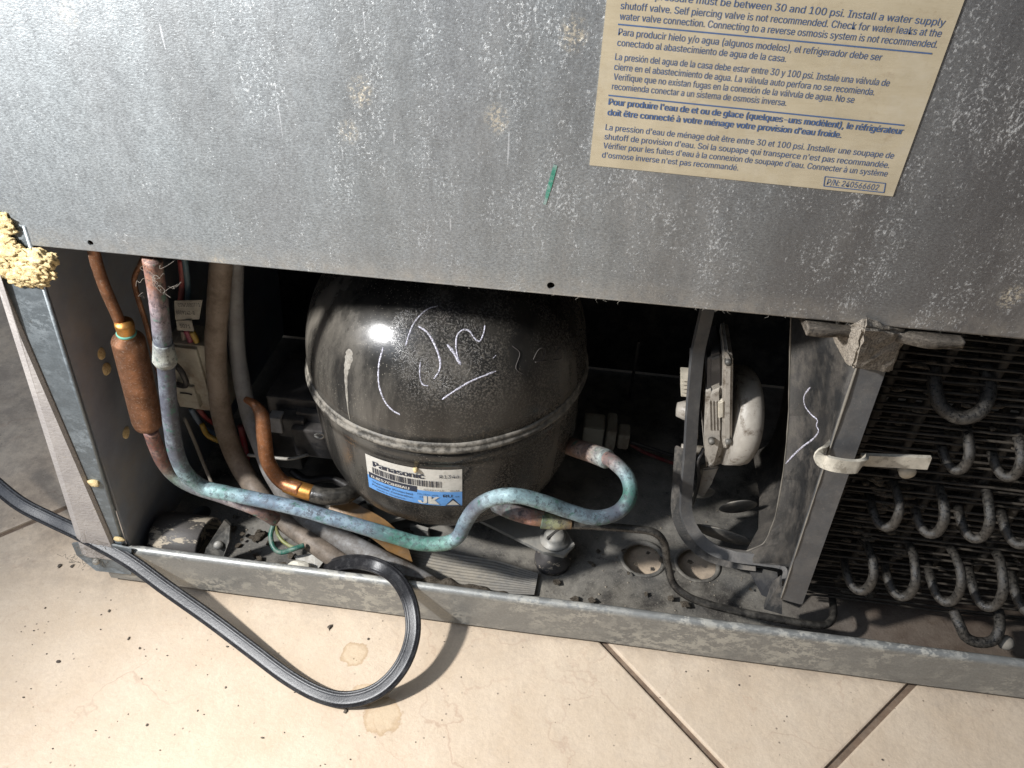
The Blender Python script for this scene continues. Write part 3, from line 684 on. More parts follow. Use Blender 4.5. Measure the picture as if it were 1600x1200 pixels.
# ------------------------------------------------------------------ copper lines
cop = (.36, .16, .09); lav = (.11, .115, .145); gry = (.12, .13, .155); blu = (.17, .24, .28); cya = (.24, .36, .37); grn = (.06, .21, .15); lbl = (.20, .28, .35); dk = (.12, .12, .14)
pipe = [(238, 405, .004, cop), (243, 440, .004, cop), (248, 475, .004, (.36, .26, .26)), (254, 530, .004, lav), (259, 570, .004, lav), (263, 620, .004, lav), (268, 665, .003, gry), (276, 710, .001, gry), (292, 742, .0, cya), (320, 762, .002, cya), (352, 770, .0, (.2, .35, .33)), (400, 780, .0, lbl), (460, 793, .0, lbl), (520, 810, .0, lbl), (575, 826, .0, blu), (615, 838, .0, grn), (655, 849, .0, grn), (695, 849, .002, (.22, .42, .34)), (716, 838, .005, blu), (728, 815, .007, blu), (745, 792, .006, lav), (775, 777, .004, (.36, .50, .52)), (810, 775, .004, cya), (850, 785, .006, cya), (890, 799, .010, (.25, .36, .42)), (930, 809, .014, blu), (965, 800, .020, gry), (984, 775, .028, grn), (980, 745, .038, cya), (960, 723, .046, (.27, .19, .16)), (944, 714, .052, (.28, .14, .10))]
suc = thing('suction_line', W(660, 849, Y=0), 'thick blue-green corroded copper pipe bent across the front of the compressor', 'pipe')
tube('pipe_run', [W(a, b_, Y=c) for a, b_, c, d in pipe], .0042, M_PAT, suc, cols=[p[3] for p in pipe], wob=.04, seg=18)
tube('swaged_end', [W(948, 717, Y=.050), W(925, 708, Y=.060), W(903, 701, Y=.072), W(880, 693, Y=.085)], .0058, M_PAT, suc, cols=[(.38, .42, .38), (.42, .25, .17), (.40, .22, .14), (.15, .08, .05)], seg=18)
tube('swaged_joint', [W(254.5, 535, Y=.004), W(256.5, 553, Y=.004), W(258, 562, Y=.004), W(259, 569, Y=.004)], .0055, M_PAT, suc, cols=[(.25, .26, .24), (.42, .42, .36), (.5, .5, .42), (.2, .21, .22)], radii=[.86, 1, 1.1, .9])
# discharge line: short joint then thin black line down to the condenser
dis = thing('discharge_line', W(1050, 915, Z=.02), 'thin dark steel tube stepping down from under the blue pipe to the coil', 'pipe')
tube('copper_joint', [W(775, 789, Y=.03), W(800, 800, Y=.022), W(828, 808, Y=.018), W(850, 811, Y=.018)], .0045, M_PAT, dis, cols=[(.06, .05, .04), (.10, .08, .06), (.35, .14, .08), (.25, .16, .06)])
tube('green_solder', [W(846, 813, Y=.017), W(868, 817, Y=.017), W(893, 820, Y=.018)], .0036, M_PAT, dis, cols=[(.12, .17, .08), (.30, .27, .08), (.25, .14, .05)], wob=.6, n=14)
P = [(885, 820, .018), (930, 822, .02), (985, 826, .022), (1022, 832, .022), (1038, 850, .022), (1043, 880, .020), (1052, 912, .016), (1075, 932, .012), (1110, 945, .010), (1160, 957, .010), (1215, 967, .010), (1265, 976, .011), (1290, 976, .014), (1302, 962, .022), (1300, 930, .04)]
tube('thin_tube', [W(a, b_, Y=c) for a, b_, c in P], .0023, M_BLKPIPE, dis)
# filter drier with its lines
dr = thing('filter_drier', W(230, 690, Y=.045), 'fat copper filter drier cylinder hanging near the left wall of the bay', 'filter drier')
A = W(200, 531, Y=.012); B = W(231, 662, Y=.017)
fm = frame(B - A); L = (B - A).length
bm = bmesh.new(); lathe(bm, [(.0028, -.007), (.0034, -.0045), (.0075, -.0005), (.0080, .001), (.0080, L * .94), (.0074, L), (.004, L + .004)], A, fm, 32); bm_obj('body', bm, M_COPD, dr, smooth=True)
bm = bmesh.new(); lathe(bm, [(.0042, -.012), (.0046, -.010), (.0042, -.006), (.0046, -.004), (.004, -.002)], A, fm, 20); bm_obj('brass_joint', bm, M_BRAZE, dr, smooth=True)
bm = bmesh.new(); lathe(bm, [(.0044, -.0055), (.0048, -.0048), (.0044, -.0035)], A, fm, 20); bm_obj('green_ring', bm, plain('verdigris', (.12, .36, .28), .7), dr, smooth=True)
tube('upper_line', [W(144, 380, Y=.008), W(152, 415, Y=.008), W(165, 452, Y=.009), W(181, 488, Y=.011), W(191, 512, Y=.012)], .0027, M_COPD, dr)
tube('lower_line', [W(235, 672, Y=.017), W(243, 695, Y=.019), W(255, 722, Y=.021), W(275, 745, Y=.022), W(305, 762, Y=.020), W(345, 775, Y=.016), W(400, 795, Y=.012), W(430, 812, Y=.016)], .0041, M_PAT, dr, cols=[(.34, .13, .08), (.34, .13, .08), (.25, .12, .08), (.16, .22, .17), (.2, .2, .2), (.22, .2, .2), (.30, .17, .13), (.2, .13, .1)])
tube('capillary', [W(228, 395, Y=.034), W(220, 412, Y=.034), W(210, 435, Y=.034), W(214, 460, Y=.034), W(228, 505, Y=.034), W(238, 545, Y=.034), W(250, 590, Y=.034)], .0014, M_COPD, dr)

# ------------------------------------------------------------------ hoses, strips and wiring
hb = tube('drain_hose', [W(347, 395, Y=.075), W(341, 470, Y=.075), W(337, 550, Y=.072), W(345, 640, Y=.066), W(362, 700, Y=.060), W(385, 745, Y=.052), W(408, 775, Y=.044), W(445, 815, Y=.036), W(495, 852, Y=.026), W(545, 885, Y=.018), W(600, 905, Y=.014)], .0063, M_HOSEB, n=8, wob=.05)
hb['label'] = 'beige brown rubber hose hanging nearest the wiring connector'; hb['category'] = 'hose'
ell = [(.0075 * math.cos(2 * math.pi * i / 16), .0045 * math.sin(2 * math.pi * i / 16)) for i in range(16)]
hg = tube('drain_hose', [W(368, 395, Y=.085), W(367, 470, Y=.085), W(372, 560, Y=.082), W(387, 640, Y=.072), W(405, 690, Y=.062), W(430, 750, Y=.050), W(470, 800, Y=.040), W(530, 840, Y=.032), W(590, 874, Y=.022), W(640, 898, Y=.014), W(690, 922, Y=.008), W(730, 945, Y=.008)], .006, M_HOSEG, wob=.05, n=8, radii=[.8, .8, .85, .9, .9, .9, 1, 1.1, 1.2, 1.1, .9, .7])
hg['label'] = 'pale grey hose curving down between the beige hose and the compressor'; hg['category'] = 'hose'
def strip(name, P, half, mat, label, cat, hint=(0, -.5, .85), thick=.0006, radii=None):
    pr = [(-half, -thick), (half, -thick), (half, thick), (-half, thick)]
    o = tube(name, P, 0, mat, prof=pr, hint=hint, radii=radii); o['label'] = label; o['category'] = cat
    for p in o.data.polygons: p.use_smooth = False
    return o
strip('plastic_strip', [W(520, 785, Y=.045), W(550, 802, Y=.040), W(590, 826, Y=.036), W(620, 852, Y=.032), W(642, 880, Y=.026)], .0065, M_AMBER, 'amber translucent strip poking out beneath the compressor', 'strip', radii=[.8, 1, 1.1, 1, .2])
bm = bmesh.new()
c = [W(600, 868, Z=.013), W(640, 878, Z=.0125), W(700, 890, Z=.012), W(770, 900, Z=.0122), W(838, 912, Z=.012)]
pr = [(-.014 + .028 * i / 24, .0004 * (i % 2)) for i in range(25)] + [(.014 - .028 * i / 24, -.0008) for i in range(25)]
sweep(bm, c, pr, 8, hint=(0, 0, 1), radii=[1, 1, 1, .95, .6])
for f in bm.faces: f.smooth = False
o = bm_obj('ribbed_strip', bm, M_CLEAR, label='flat ribbed grey plastic strip lying on the base pan behind the rail', category='strip')
rr = [.2, .8, 1.1, .75, 1.15, .8, 1.2, .85, 1.1, .8, 1.0, .7, .9, .6, .7, .3]
tube_end = tube('lint_roll', [W(618 + 14 * i, 900 + 2.75 * i + (i % 3), Y=.010 - .0002 * i) for i in range(16)], .0042, M_FUZZ, wob=.35, n=4, radii=rr); tube_end['label'] = 'roll of dusty felt lint lying along the back of the rail'; tube_end['category'] = 'lint'
# wiring connector
wc = thing('wiring_connector', W(300, 640, Y=.075), 'yellowed white plastic plug with coloured leads and a paper tag', 'connector')
M_PLUG = dusty('plug_nylon', (.52, .50, .42), (.46, .43, .35), .5, 0, (.28, .2, .14), .7, scale=60, lo=.45, hi=.62)
M_TAG = dusty('tag_paper', (.50, .48, .42), rough=.7, dust=(.3, .27, .22), amt=.4, scale=200)
bm = bmesh.new(); pb(bm, 274, 546, 306, 612, .068, .02, .001); bm_obj('plug_body', bm, M_PLUG, wc)
bm = bmesh.new(); pb(bm, 300, 541, 325, 640, .070, .02, .002); bm_obj('plug_body', bm, M_PLUG, wc)
bm = bmesh.new(); pb(bm, 280, 605, 302, 636, .066, .02, .0012); bm_obj('latch', bm, M_PLUG, wc)
bm = bmesh.new(); slab(bm, [W(272, 470, Y=.070), W(316, 469, Y=.072), W(311, 499, Y=.072), W(274, 500, Y=.070)], (0, .0006, 0)); tg = bm_obj('paper_tag', bm, M_TAG, wc)
bm = bmesh.new(); slab(bm, [W(275, 501, Y=.070), W(299, 501, Y=.070), W(303, 518, Y=.071), W(277, 516, Y=.071)], (0, .0006, 0)); bm_obj('paper_tag', bm, M_TAG, wc)
for s, a, b_ in (('CTN1880771', (279, 480), (313, 479)), ('8809242-B', (276, 491), (305, 492)), ('5071', (282, 512), (298, 513))):
    A, B = W(*a, Y=.0695), W(*b_, Y=.0695); bm = bmesh.new(); text_to(bm, s, lambda u, v: A + (B - A) * u + Vector((0, 0, v * .005)), .01); bm_obj('lettering', bm, M_LK, tg)
for i, (col, P) in enumerate([((.30, .24, .2), [(286, 516, .074), (288, 530, .074), (290, 548, .074)]), ((.40, .05, .12), [(291, 516, .073), (297, 530, .073), (301, 550, .073)]), ((.60, .40, .08), [(300, 518, .073), (306, 530, .073), (312, 546, .073)]), ((.40, .07, .07), [(282, 405, .08), (285, 440, .08), (282, 470, .078)]), ((.15, .25, .30), [(288, 400, .08), (293, 440, .08), (294, 470, .078)]), ((.20, .28, .38), [(298, 638, .08), (312, 660, .08), (330, 675, .08), (350, 680, .08)]), ((.35, .04, .05), [(310, 638, .082), (325, 655, .084), (345, 668, .09)]), ((.60, .38, .06), [(315, 662, .078), (325, 680, .076), (350, 692, .076)])]):
    tube('lead', [W(a, b_, Y=c) for a, b_, c in P], .0018, dusty('lead_insulation', col, rough=.4, amt=.3, scale=200), wc, seg=8)
tube('black_lead', [W(270, 566, Y=.062), W(283, 580, Y=.060), W(291, 598, Y=.060), W(287, 603, Y=.062), W(276, 600, Y=.066)], .0018, M_BLACK, wc)
tube('plug_seam', [W(281, 614, Y=.0655), W(292, 615, Y=.0655), W(300, 617, Y=.0655)], .0004, M_BLACK, wc)
o = tube('thin_rod', [W(288, 652, Y=.045), W(304, 690, Y=.042), W(318, 725, Y=.038), W(332, 757, Y=.032)], .001, M_LINT); o['label'] = 'thin dusty wire slanting down beside the blue pipe'; o['category'] = 'wire'
rw = tube('red_wire', [W(376, 665, Y=.09), W(384, 705, Y=.088), W(388, 745, Y=.08), W(400, 780, Y=.07)], .0022, dusty('red_insulation', (.35, .03, .04), rough=.4, amt=.3)); rw['label'] = 'dark red wire behind the grey hose'; rw['category'] = 'wire'
gw = thing('ground_wire', W(440, 860, Y=.02), 'green and yellow ground wire looped on the base pan', 'wire')
tube('green_insulation', [W(427, 820, Y=.03), W(423, 838, Y=.024), W(428, 856, Y=.018), W(440, 863, Y=.016), W(458, 858, Y=.016), W(475, 852, Y=.02)], .0016, dusty('green_insulation', (.03, .14, .10), (.02, .09, .07), .4, amt=.5, scale=200), gw)
tube('yellow_stripe', [W(430, 822, Y=.030), W(436, 838, Y=.026), W(448, 850, Y=.022), W(466, 856, Y=.020), W(495, 848, Y=.03), W(520, 838, Y=.04)], .0012, dusty('yellow_insulation', (.25, .23, .07), (.1, .16, .06), .4, amt=.5, scale=200), gw)
ic = thing('inline_connector', W(940, 715, Y=.15), 'dim ivory cable joiner lying in the dark behind the compressor and the fan', 'connector')
bm = bmesh.new(); pb(bm, 908, 672, 945, 700, .145, .018, .002); bm_obj('socket', bm, M_PLUG, ic)
bm = bmesh.new(); pb(bm, 944, 676, 964, 704, .142, .022, .002); bm_obj('collar', bm, M_PLUG, ic)
bm = bmesh.new(); pb(bm, 963, 682, 985, 702, .146, .014, .002); bm_obj('plug', bm, M_PLUG, ic)
tube('lead', [W(985, 690, Y=.150), W(1015, 700, Y=.150), W(1062, 715, Y=.150)], .0014, M_BLACK, ic)
tube('lead', [W(985, 694, Y=.152), W(1010, 708, Y=.152), W(1062, 728, Y=.152)], .0014, dusty('maroon_insulation', (.20, .03, .03), rough=.4, amt=.4), ic)
bm = bmesh.new(); pb(bm, 984, 535, 998, 622, .20, .004, .001); bm_obj('liner_bracket', bm, M_BLACK, label='thin dark upright bracket standing in the gloom left of the fan', category='bracket')
# clutter of dark cable and brackets beneath the compressor's left side
for i, (P, r, lbx) in enumerate([([(455, 735, .09), (480, 750, .085), (520, 748, .085), (560, 770, .08)], .003, 'black cable running low behind the copper stub'), ([(470, 858, .05), (505, 850, .045), (545, 868, .035), (560, 890, .022)], .0028, 'black cable crossing under the grey hose')]):
    o = tube('black_cable', [W(a, b_, Y=c) for a, b_, c in P], r, M_BLACK); o['label'] = lbx; o['category'] = 'cable'

# ------------------------------------------------------------------ roller wheel
rl = thing('roller_wheel', W(300, 868, Y=.02), 'scuffed black roller wheel held in a steel bracket at the left of the bay', 'roller')
a = W(243, 838, Y=.020); b_ = W(322, 850, Y=.018); fm = frame(b_ - a); L = (b_ - a).length; RR = .0178
cc = Vector((0, .004, -.006))
bm = bmesh.new(); lathe(bm, [(.0001, 0), (RR * .55, 0), (RR * .9, .0005), (RR, .003), (RR, L - .001), (RR * .93, L), (RR * .86, L - .001), (RR * .82, L - .012), (.0001, L - .012)], a + cc, fm, 40); bm_obj('wheel', bm, M_RUB, rl, smooth=True)
bm = bmesh.new(); q = a + cc + (b_ - a) * 1.10; fx = fm[2]
A = [W(317, 874, Y=.010), W(322, 856, Y=.012), W(350, 813, Y=.018), W(359, 821, Y=.018), W(358, 846, Y=.013), W(347, 876, Y=.010)]
slab(bm, A, (.0003, .0014, 0)); bm_obj('bracket', bm, M_DSTEEL, rl)
bm = bmesh.new(); c = W(341, 852, Y=.0115); lathe(bm, [(.0001, .0018), (.0018, .0016), (.0028, .0006), (.0028, -.001)], c, frame((.45, -.8, .4)), 24); bm_obj('axle_head', bm, M_STEEL, rl, smooth=True)
bm = bmesh.new(); c = W(231, 850, Y=.03); lathe(bm, [(.014, 0), (.014, .0015), (.010, .0018), (.010, 0)], c, fm, 24); bm_obj('bracket', bm, M_DSTEEL, rl, smooth=True)
# plaster chip and steel tab
bm = bmesh.new(); blob(bm, W(467, 886, Z=.026), .0062, .25, 2, (1.25, .6, .75), 120); o = bm_obj('plaster_chip', bm, M_CHIP, label='pale chip of plaster sitting just behind the rail', category='debris')
for f in o.data.polygons: f.use_smooth = False
bm = bmesh.new(); slab(bm, [W(460, 870, Z=.02), W(492, 866, Z=.024), W(505, 880, Z=.022), W(492, 897, Z=.02), W(470, 893, Z=.016)], (0, 0, .001)); bm_obj('steel_tab', bm, M_STEEL, label='bent steel tab beside the plaster chip', category='bracket')
bm = bmesh.new(); blob(bm, W(518, 856, Y=.04), .0055, .3, 2, (1.2, 1, 1)); bm_obj('lint_ball', bm, M_LINT, label='grey ball of lint between the two hoses', category='lint')

# ------------------------------------------------------------------ fan assembly
fan = thing('fan_assembly', W(1235, 940, Y=.01), 'dark plastic fan shroud holding an ivory fan motor', 'fan')
# front flange
FT, FT2, FB2, FB = W(1343, 560, Y=.004), W(1385, 560, Y=.004), W(1249, 944, Y=.0045), W(1220, 936, Y=.0045)
bm = bmesh.new(); slab(bm, [FT, FT2, FB2, FB], (0, .0022, 0)); bm_obj('flange', bm, M_FLANGE, fan)
bm = bmesh.new(); slab(bm, [FT2, FT2 + Vector((.001, .02, 0)), FB2 + Vector((.001, .02, 0)), FB2], (.0016, 0, 0)); bm_obj('flange_return', bm, M_FLANGE, fan)
# web from flange to rim
zl = [(490, 1368, 1300, 1236), (560, 1342, 1299, 1234), (600, 1329, 1298, 1233), (650, 1313, 1297, 1232), (700, 1297, 1291, 1228), (750, 1282, 1277, 1222), (800, 1266, 1262, 1213), (830, 1256, 1252, 1203), (850, 1250, 1246, 1192), (862, 1246, 1243, 1165), (880, 1240, 1238, 1150), (889, 1237, 1236, 1228), (912, 1229, 1228, 1227)]
bm = bmesh.new(); rows = []
for y, xa, xb, xc in zl: rows.append([bm.verts.new(p) for p in (W(xa, y, Y=.005), W((xa + xb) / 2, y, Y=.010), W(xb, y, Y=.016), W((xb * 2 + xc) / 3, y, Y=.030), W(xc, y, Y=.048))])
for a, b_ in zip(rows, rows[1:]):
    for j in range(4): f = bm.faces.new((a[j], a[j + 1], b_[j + 1], b_[j])); f.smooth = True
bmesh.ops.solidify(bm, geom=bm.faces[:], thickness=.0016)
web = bm_obj('shroud_web', bm, M_SHROUD, fan)
for pts in ([(FT + Vector((0, -.0002, 0))), (FB + Vector((0, -.0002, 0)))], [W(q[3], q[0], Y=.0475) for q in zl[:-3]]):
    if len(pts) == 2: pts = [pts[0].lerp(pts[1], t / 16) for t in range(17)]
    bm = bmesh.new(); sweep(bm, pts, circ(.00042, 6), 4, wob=1.2); bm_obj('dusty_edge', bm, M_LINT, fan, smooth=True)
# inner duct wall running back from the rim
bm = bmesh.new(); rows = []
for y, xa, xb, xc in zl[:-3]:
    rows.append([bm.verts.new(W(xc, y, Y=.0485) + Vector(q)) for q in ((0, 0, 0), (.010, .02, 0), (.014, .05, 0), (.014, .09, 0))])
for a, b_ in zip(rows, rows[1:]):
    for j in range(3): f = bm.faces.new((a[j], a[j + 1], b_[j + 1], b_[j])); f.smooth = True
bmesh.ops.solidify(bm, geom=bm.faces[:], thickness=.0015)
bm_obj('duct_wall', bm, M_SHROUD, fan)
# rim strip looping round the left of the opening
P = [(1108, 470, .075), (1100, 505, .075), (1090, 550, .075), (1085, 600, .074), (1081, 650, .072), (1078, 700, .070), (1073, 760, .066), (1072, 800, .062), (1085, 832, .056), (1110, 856, .050), (1145, 868, .046), (1190, 874, .040), (1222, 880, .034), (1232, 895, .026), (1228, 915, .016)]
pr = [(-.0036, -.0015), (.0036, -.0015), (.0036, .0015), (-.0036, .0015)]
bm = bmesh.new(); sweep(bm, [W(a, b_, Y=c) for a, b_, c in P], pr, 8, hint=(.25, -.8, .5)); o = bm_obj('rim_strip', bm, M_FLANGE, fan)
bm = bmesh.new(); sweep(bm, [W(a - 9, b_ + 3, Y=c + .006) for a, b_, c in P[5:-3]], [(-.006, -.001), (.006, -.001), (.006, .001), (-.006, .001)], 8, hint=(-.5, -.6, .3)); bm_obj('rim_strip', bm, M_SHROUD, fan)
# motor
mo = W(1118, 650, Y=.092)
XA = (Vector((0, 1, 0)), Vector((0, 0, 1)), Vector((1, 0, 0)))
cm = W(1142, 652, Y=.09)
fx = (Vector((0, 1, 0)), Vector((0, 0, 1)), Vector((1, .0, 0)))
cax = frame((1, .25, -.05))
bm = bmesh.new(); lathe(bm, [(.0305, -.004), (.0305, .005), (.0297, .0082), (.0272, .0102), (.0265, .0108), (.020, .0130), (.012, .0135), (.011, .0155), (.0001, .0160)], W(1143, 648, Y=.092), frame((1, .12, -.02)), 48); bm_obj('motor_cap', bm, M_FAN, fan, smooth=True)
def plate(name, pts, Y, D, mat, bev=.0015):
    bm = bmesh.new(); slab(bm, [W(a, b_, Y=Y) for a, b_ in pts], (0, D, 0)); bmesh.ops.bevel(bm, geom=bm.edges[:], offset=bev, segments=2, affect='EDGES'); return bm_obj(name, bm, mat, fan)
plate('bearing_plate', [(1134, 549), (1142, 551), (1146, 560), (1144, 690), (1132, 706), (1128, 690), (1130, 560)], .068, .03, M_FAN)
plate('motor_body', [(1104, 612), (1132, 600), (1133, 690), (1124, 722), (1112, 738), (1103, 730), (1100, 680)], .070, .04, M_FAN, .003)
plate('motor_body', [(1100, 700), (1136, 690), (1146, 700), (1150, 716), (1132, 726), (1104, 736)], .078, .03, M_FAN, .002)
plate('name_recess', [(1122, 630), (1131, 626), (1131, 652), (1122, 655)], .0685, .004, M_IVORY, .0006)
plate('coil_block', [(1106, 560), (1130, 552), (1132, 610), (1118, 640), (1104, 650)], .073, .03, M_BLACK, .002)
plate('motor_back', [(1081, 590), (1089, 586), (1091, 690), (1080, 680)], .074, .03, M_FAN, .001)
plate('motor_bracket', [(1096, 734), (1124, 730), (1112, 756), (1100, 778), (1088, 772)], .080, .006, M_FAN, .001)
for k in range(5): plate('cooling_rib', [(1064, 593 + k * 6), (1080, 594 + k * 6), (1080, 597 + k * 6), (1064, 596 + k * 6)], .085, .012, M_IVORY, .0003)
bm = bmesh.new(); lathe(bm, [(.0001, -.009), (.0042, -.0085), (.0062, -.003), (.007, .002)], W(1080, 642, Y=.084), frame((1, 0, 0)), 20); bm_obj('shaft_boss', bm, M_FAN, fan, smooth=True)
bm = bmesh.new(); lathe(bm, [(.0001, -.003), (.0028, -.003), (.0028, .010)], W(1072, 701, Y=.085), frame((1, 0, 0)), 14); bm_obj('screw_post', bm, M_FAN, fan, smooth=True)
for px, py, Y, rr, sc, rot in ((1128, 835, .070, .019, (1.1, .12, .62), .3), (1152, 792, .080, .015, (.8, .12, 1), -.5), (1098, 770, .088, .013, (.5, .1, 1.1), .2)):
    bm = bmesh.new(); blob(bm, (0, 0, 0), rr, .12, 4, sc, 30)
    bmesh.ops.rotate(bm, verts=bm.verts, cent=(0, 0, 0), matrix=Matrix.Rotation(rot, 3, 'Y') @ Matrix.Rotation(.5, 3, 'X')); bmesh.ops.translate(bm, verts=bm.verts, vec=W(px, py, Y=Y)); bm_obj('fan_blade', bm, M_BLADE, fan, smooth=True)
for i, (px, py) in enumerate(((1112, 690), (1138, 690), (1138, 566))):
    bm = bmesh.new(); lathe(bm, [(.0001, -.0016), (.0016, -.0014), (.0020, 0), (.0020, .002)], W(px, py, Y=.0675), 'Y', 14); bm_obj('screw', bm, M_DSTEEL, fan, smooth=True)
for k in range(4): plate('moulded_rib', [(1108 + k * 5, 628), (1110 + k * 5, 627), (1111 + k * 5, 672), (1109 + k * 5, 673)], .0692, .002, M_FAN, .0002)
tube('motor_lead', [W(1100, 700, Y=.075), W(1090, 722, Y=.07), W(1092, 750, Y=.075), W(1082, 790, Y=.085)], .0012, M_BLACK, fan)
bw = bvh_of(web)
chalk('chalk_mark', bw, [(1267, 604), (1257, 618), (1258, 634), (1268, 648), (1277, 656), (1276, 665), (1279, 674), (1270, 686), (1254, 698), (1240, 711), (1228, 724)], 2.4, M_CHALK, fan)
# lower leg of the shroud
bm = bmesh.new(); slab(bm, [W(1222, 905, Y=.012), W(1208, 915, Y=.018), W(1194, 952, Y=.018), W(1222, 960, Y=.012)], (0, .003, 0)); bm_obj('shroud_leg', bm, M_SHROUD, fan)
bm = bmesh.new(); slab(bm, [W(1168, 888, Y=.05), W(1215, 898, Y=.04), W(1214, 940, Y=.03), W(1190, 930, Y=.034)], (0, .002, 0)); bm_obj('shroud_leg', bm, M_DARK, fan)

# foam block and felt strip
bm = bmesh.new()
F = [W(1290, 508, Y=.018), W(1350, 512, Y=-.008), W(1418, 520, Y=.001), W(1393, 585, Y=.002), W(1331, 577, Y=-.005), W(1322, 570, Y=.006)]
o3 = Vector((.006, .028, .004)); fv = [bm.verts.new(p) for p in F]; bv = [bm.verts.new(p + o3) for p in F]
for q in ((fv[0], fv[1], fv[4], fv[5]), (fv[1], fv[2], fv[3], fv[4]), (bv[5], bv[4], bv[1], bv[0]), (bv[4], bv[3], bv[2], bv[1])): bm.faces.new(q)
for i in range(6): bm.faces.new((fv[i], bv[i], bv[(i + 1) % 6], fv[(i + 1) % 6]))
bmesh.ops.bevel(bm, geom=bm.edges[:], offset=.0012, segments=2, affect='EDGES'); bmesh.ops.triangulate(bm, faces=bm.faces[:]); bmesh.ops.subdivide_edges(bm, edges=bm.edges[:], cuts=6, use_grid_fill=True)
for v in bm.verts: v.co += Vector((mnoise.noise(v.co * 900), mnoise.noise(v.co * 900 + Vector((9, 0, 0))), mnoise.noise(v.co * 900 + Vector((0, 9, 0))))) * .0009
bm_obj('foam_gasket', bm, M_FELT, label='dusty dark foam block wedged on top of the fan shroud flange', category='gasket')
bm = bmesh.new()
P = [W(1256, 504, Y=.003), W(1300, 508, Y=.004), W(1350, 510, Y=.008), W(1400, 516, Y=.006), W(1450, 524, Y=.003), W(1500, 528, Y=.003)]
sweep(bm, P, [(-.006, -.0018), (.006, -.0018), (.006, .0018), (-.006, .0018)], 12, hint=(0, 0, 1), wob=.25); bm_obj('felt_strip', bm, m_foamy('pale_felt', (.14, .12, .10), (.36, .31, .25), 500), smooth=True, label='ragged pale felt strip stuck along the underside of the panel edge', category='gasket')
# ivory clip
cl = thing('cable_clip', W(1315, 735, Y=.0), 'ivory plastic clip wrapped round the fan shroud flange', 'clip')
P = [W(1292, 697, Y=.010), W(1284, 708, Y=.002), W(1288, 720, Y=-.002), W(1305, 726, Y=-.004), W(1330, 729, Y=-.003), W(1344, 727, Y=-.001), W(1347, 718, Y=.006)]
sweep_bm = bmesh.new(); sweep(sweep_bm, P, [(-.0036, -.0009), (.0036, -.0009), (.0036, .0009), (-.0036, .0009)], 8, hint=(.1, -.9, .1)); bm_obj('band', sweep_bm, M_IVORY, cl)
bm = bmesh.new(); slab(bm, [W(1346, 712, Y=.012), W(1456, 716, Y=.016), W(1449, 734, Y=.016), W(1344, 728, Y=.012)], (0, .002, 0)); bm_obj('tail', bm, M_IVORY, cl)
bm = bmesh.new(); lathe(bm, [(.0001, -.001), (.004, -.0005), (.004, .003)], W(1418, 738, Y=.02), 'Y', 16); bm_obj('button', bm, M_IVORY, cl, smooth=True)

# ------------------------------------------------------------------ condenser
cond = thing('condenser_coil', W(1480, 960, Y=.05), 'black wire and tube condenser coil furred with brown dust at the right', 'condenser')
wm = {}
def wire_mesh(k):
    bm = bmesh.new(); n = 14; L = .40; P = [Vector((L * i / n, .0006 * mnoise.noise(Vector((i * .6, k, 0))), .0009 * mnoise.noise(Vector((i * .5, k, 3))))) for i in range(n + 1)]
    sweep(bm, P, circ(.0007, 6), 1); me = bpy.data.meshes.new('wire'); bmesh.ops.recalc_face_normals(bm, faces=bm.faces); bm.to_mesh(me); bm.free(); me.materials.append(M_WIRE)
    for p in me.polygons: p.use_smooth = True
    return me
WM = [wire_mesh(k) for k in range(7)]; cb = worldloc(cond); rnd = random.Random(11)
for li, (Yl, x0) in enumerate(((.034, .138), (.048, .140), (.064, .150), (.084, .158))):
    z = .028 + li * .0013
    while z < .247:
        o = bpy.data.objects.new('wire', WM[rnd.randrange(7)]); COL.objects.link(o); o.parent = cond
        o.location = Vector((x0 + rnd.uniform(-.004, .006), Yl + rnd.uniform(-.0012, .0012), z + rnd.uniform(-.0005, .0005))) - cb; o.rotation_euler = (rnd.uniform(0, 6), 0, rnd.uniform(-.006, .006)); z += .0052
# cross tubes between the wire layers
for x in (.15, .172, .195, .218, .241, .264, .287, .31):
    for Yl in (.041, .056, .074):
        tube('tube_run', [(x + rnd.uniform(-.002, .002), Yl, .03), (x, Yl + .0005, .14), (x + rnd.uniform(-.002, .002), Yl, .245)], .0024, M_WIRE, cond, n=3, seg=8)
rows_ = [([(1345, 938), (1410, 948), (1480, 957), (1545, 966), (1612, 975), (1680, 985), (1750, 995), (1820, 1005)], .012), ([(1385, 838), (1455, 850), (1525, 858), (1594, 868), (1666, 880), (1738, 891), (1810, 902)], .018), ([(1495, 749), (1575, 761), (1655, 773), (1735, 785), (1815, 797)], .022)]
for pts, Y0 in rows_:
    for i, (bx, by) in enumerate(pts):
        s_ = min(.84 + .04 * i, 1); j = rnd.uniform(-3, 3)
        P = [(bx + 2 + j, by - 112, Y0 + .030), (bx + 15 + j, by - 92, Y0 + .016), (bx + 22, by - 66, Y0 + .006), (bx + 23, by - 38, Y0), (bx + 12, by - 16, Y0), (bx - 4, by - 12, Y0 + .001), (bx - 18, by - 24, Y0 + .005), (bx - 27, by - 48, Y0 + .012), (bx - 32, by - 72, Y0 + .024), (bx - 34, by - 90, Y0 + .04)]
        tube('return_bend', [W(bx + (a - bx) * s_, by + (b_ - by) * s_ - (6 * s_), Y=c) for a, b_, c in P], .0025, M_COIL, cond, n=7, seg=14, wob=.12)
tube('return_bend', [W(1458, 560, Y=.045), W(1460, 600, Y=.034), W(1470, 634, Y=.027), W(1498, 652, Y=.024), W(1530, 644, Y=.026), W(1545, 612, Y=.034), W(1540, 570, Y=.046)], .0034, M_COIL, cond)
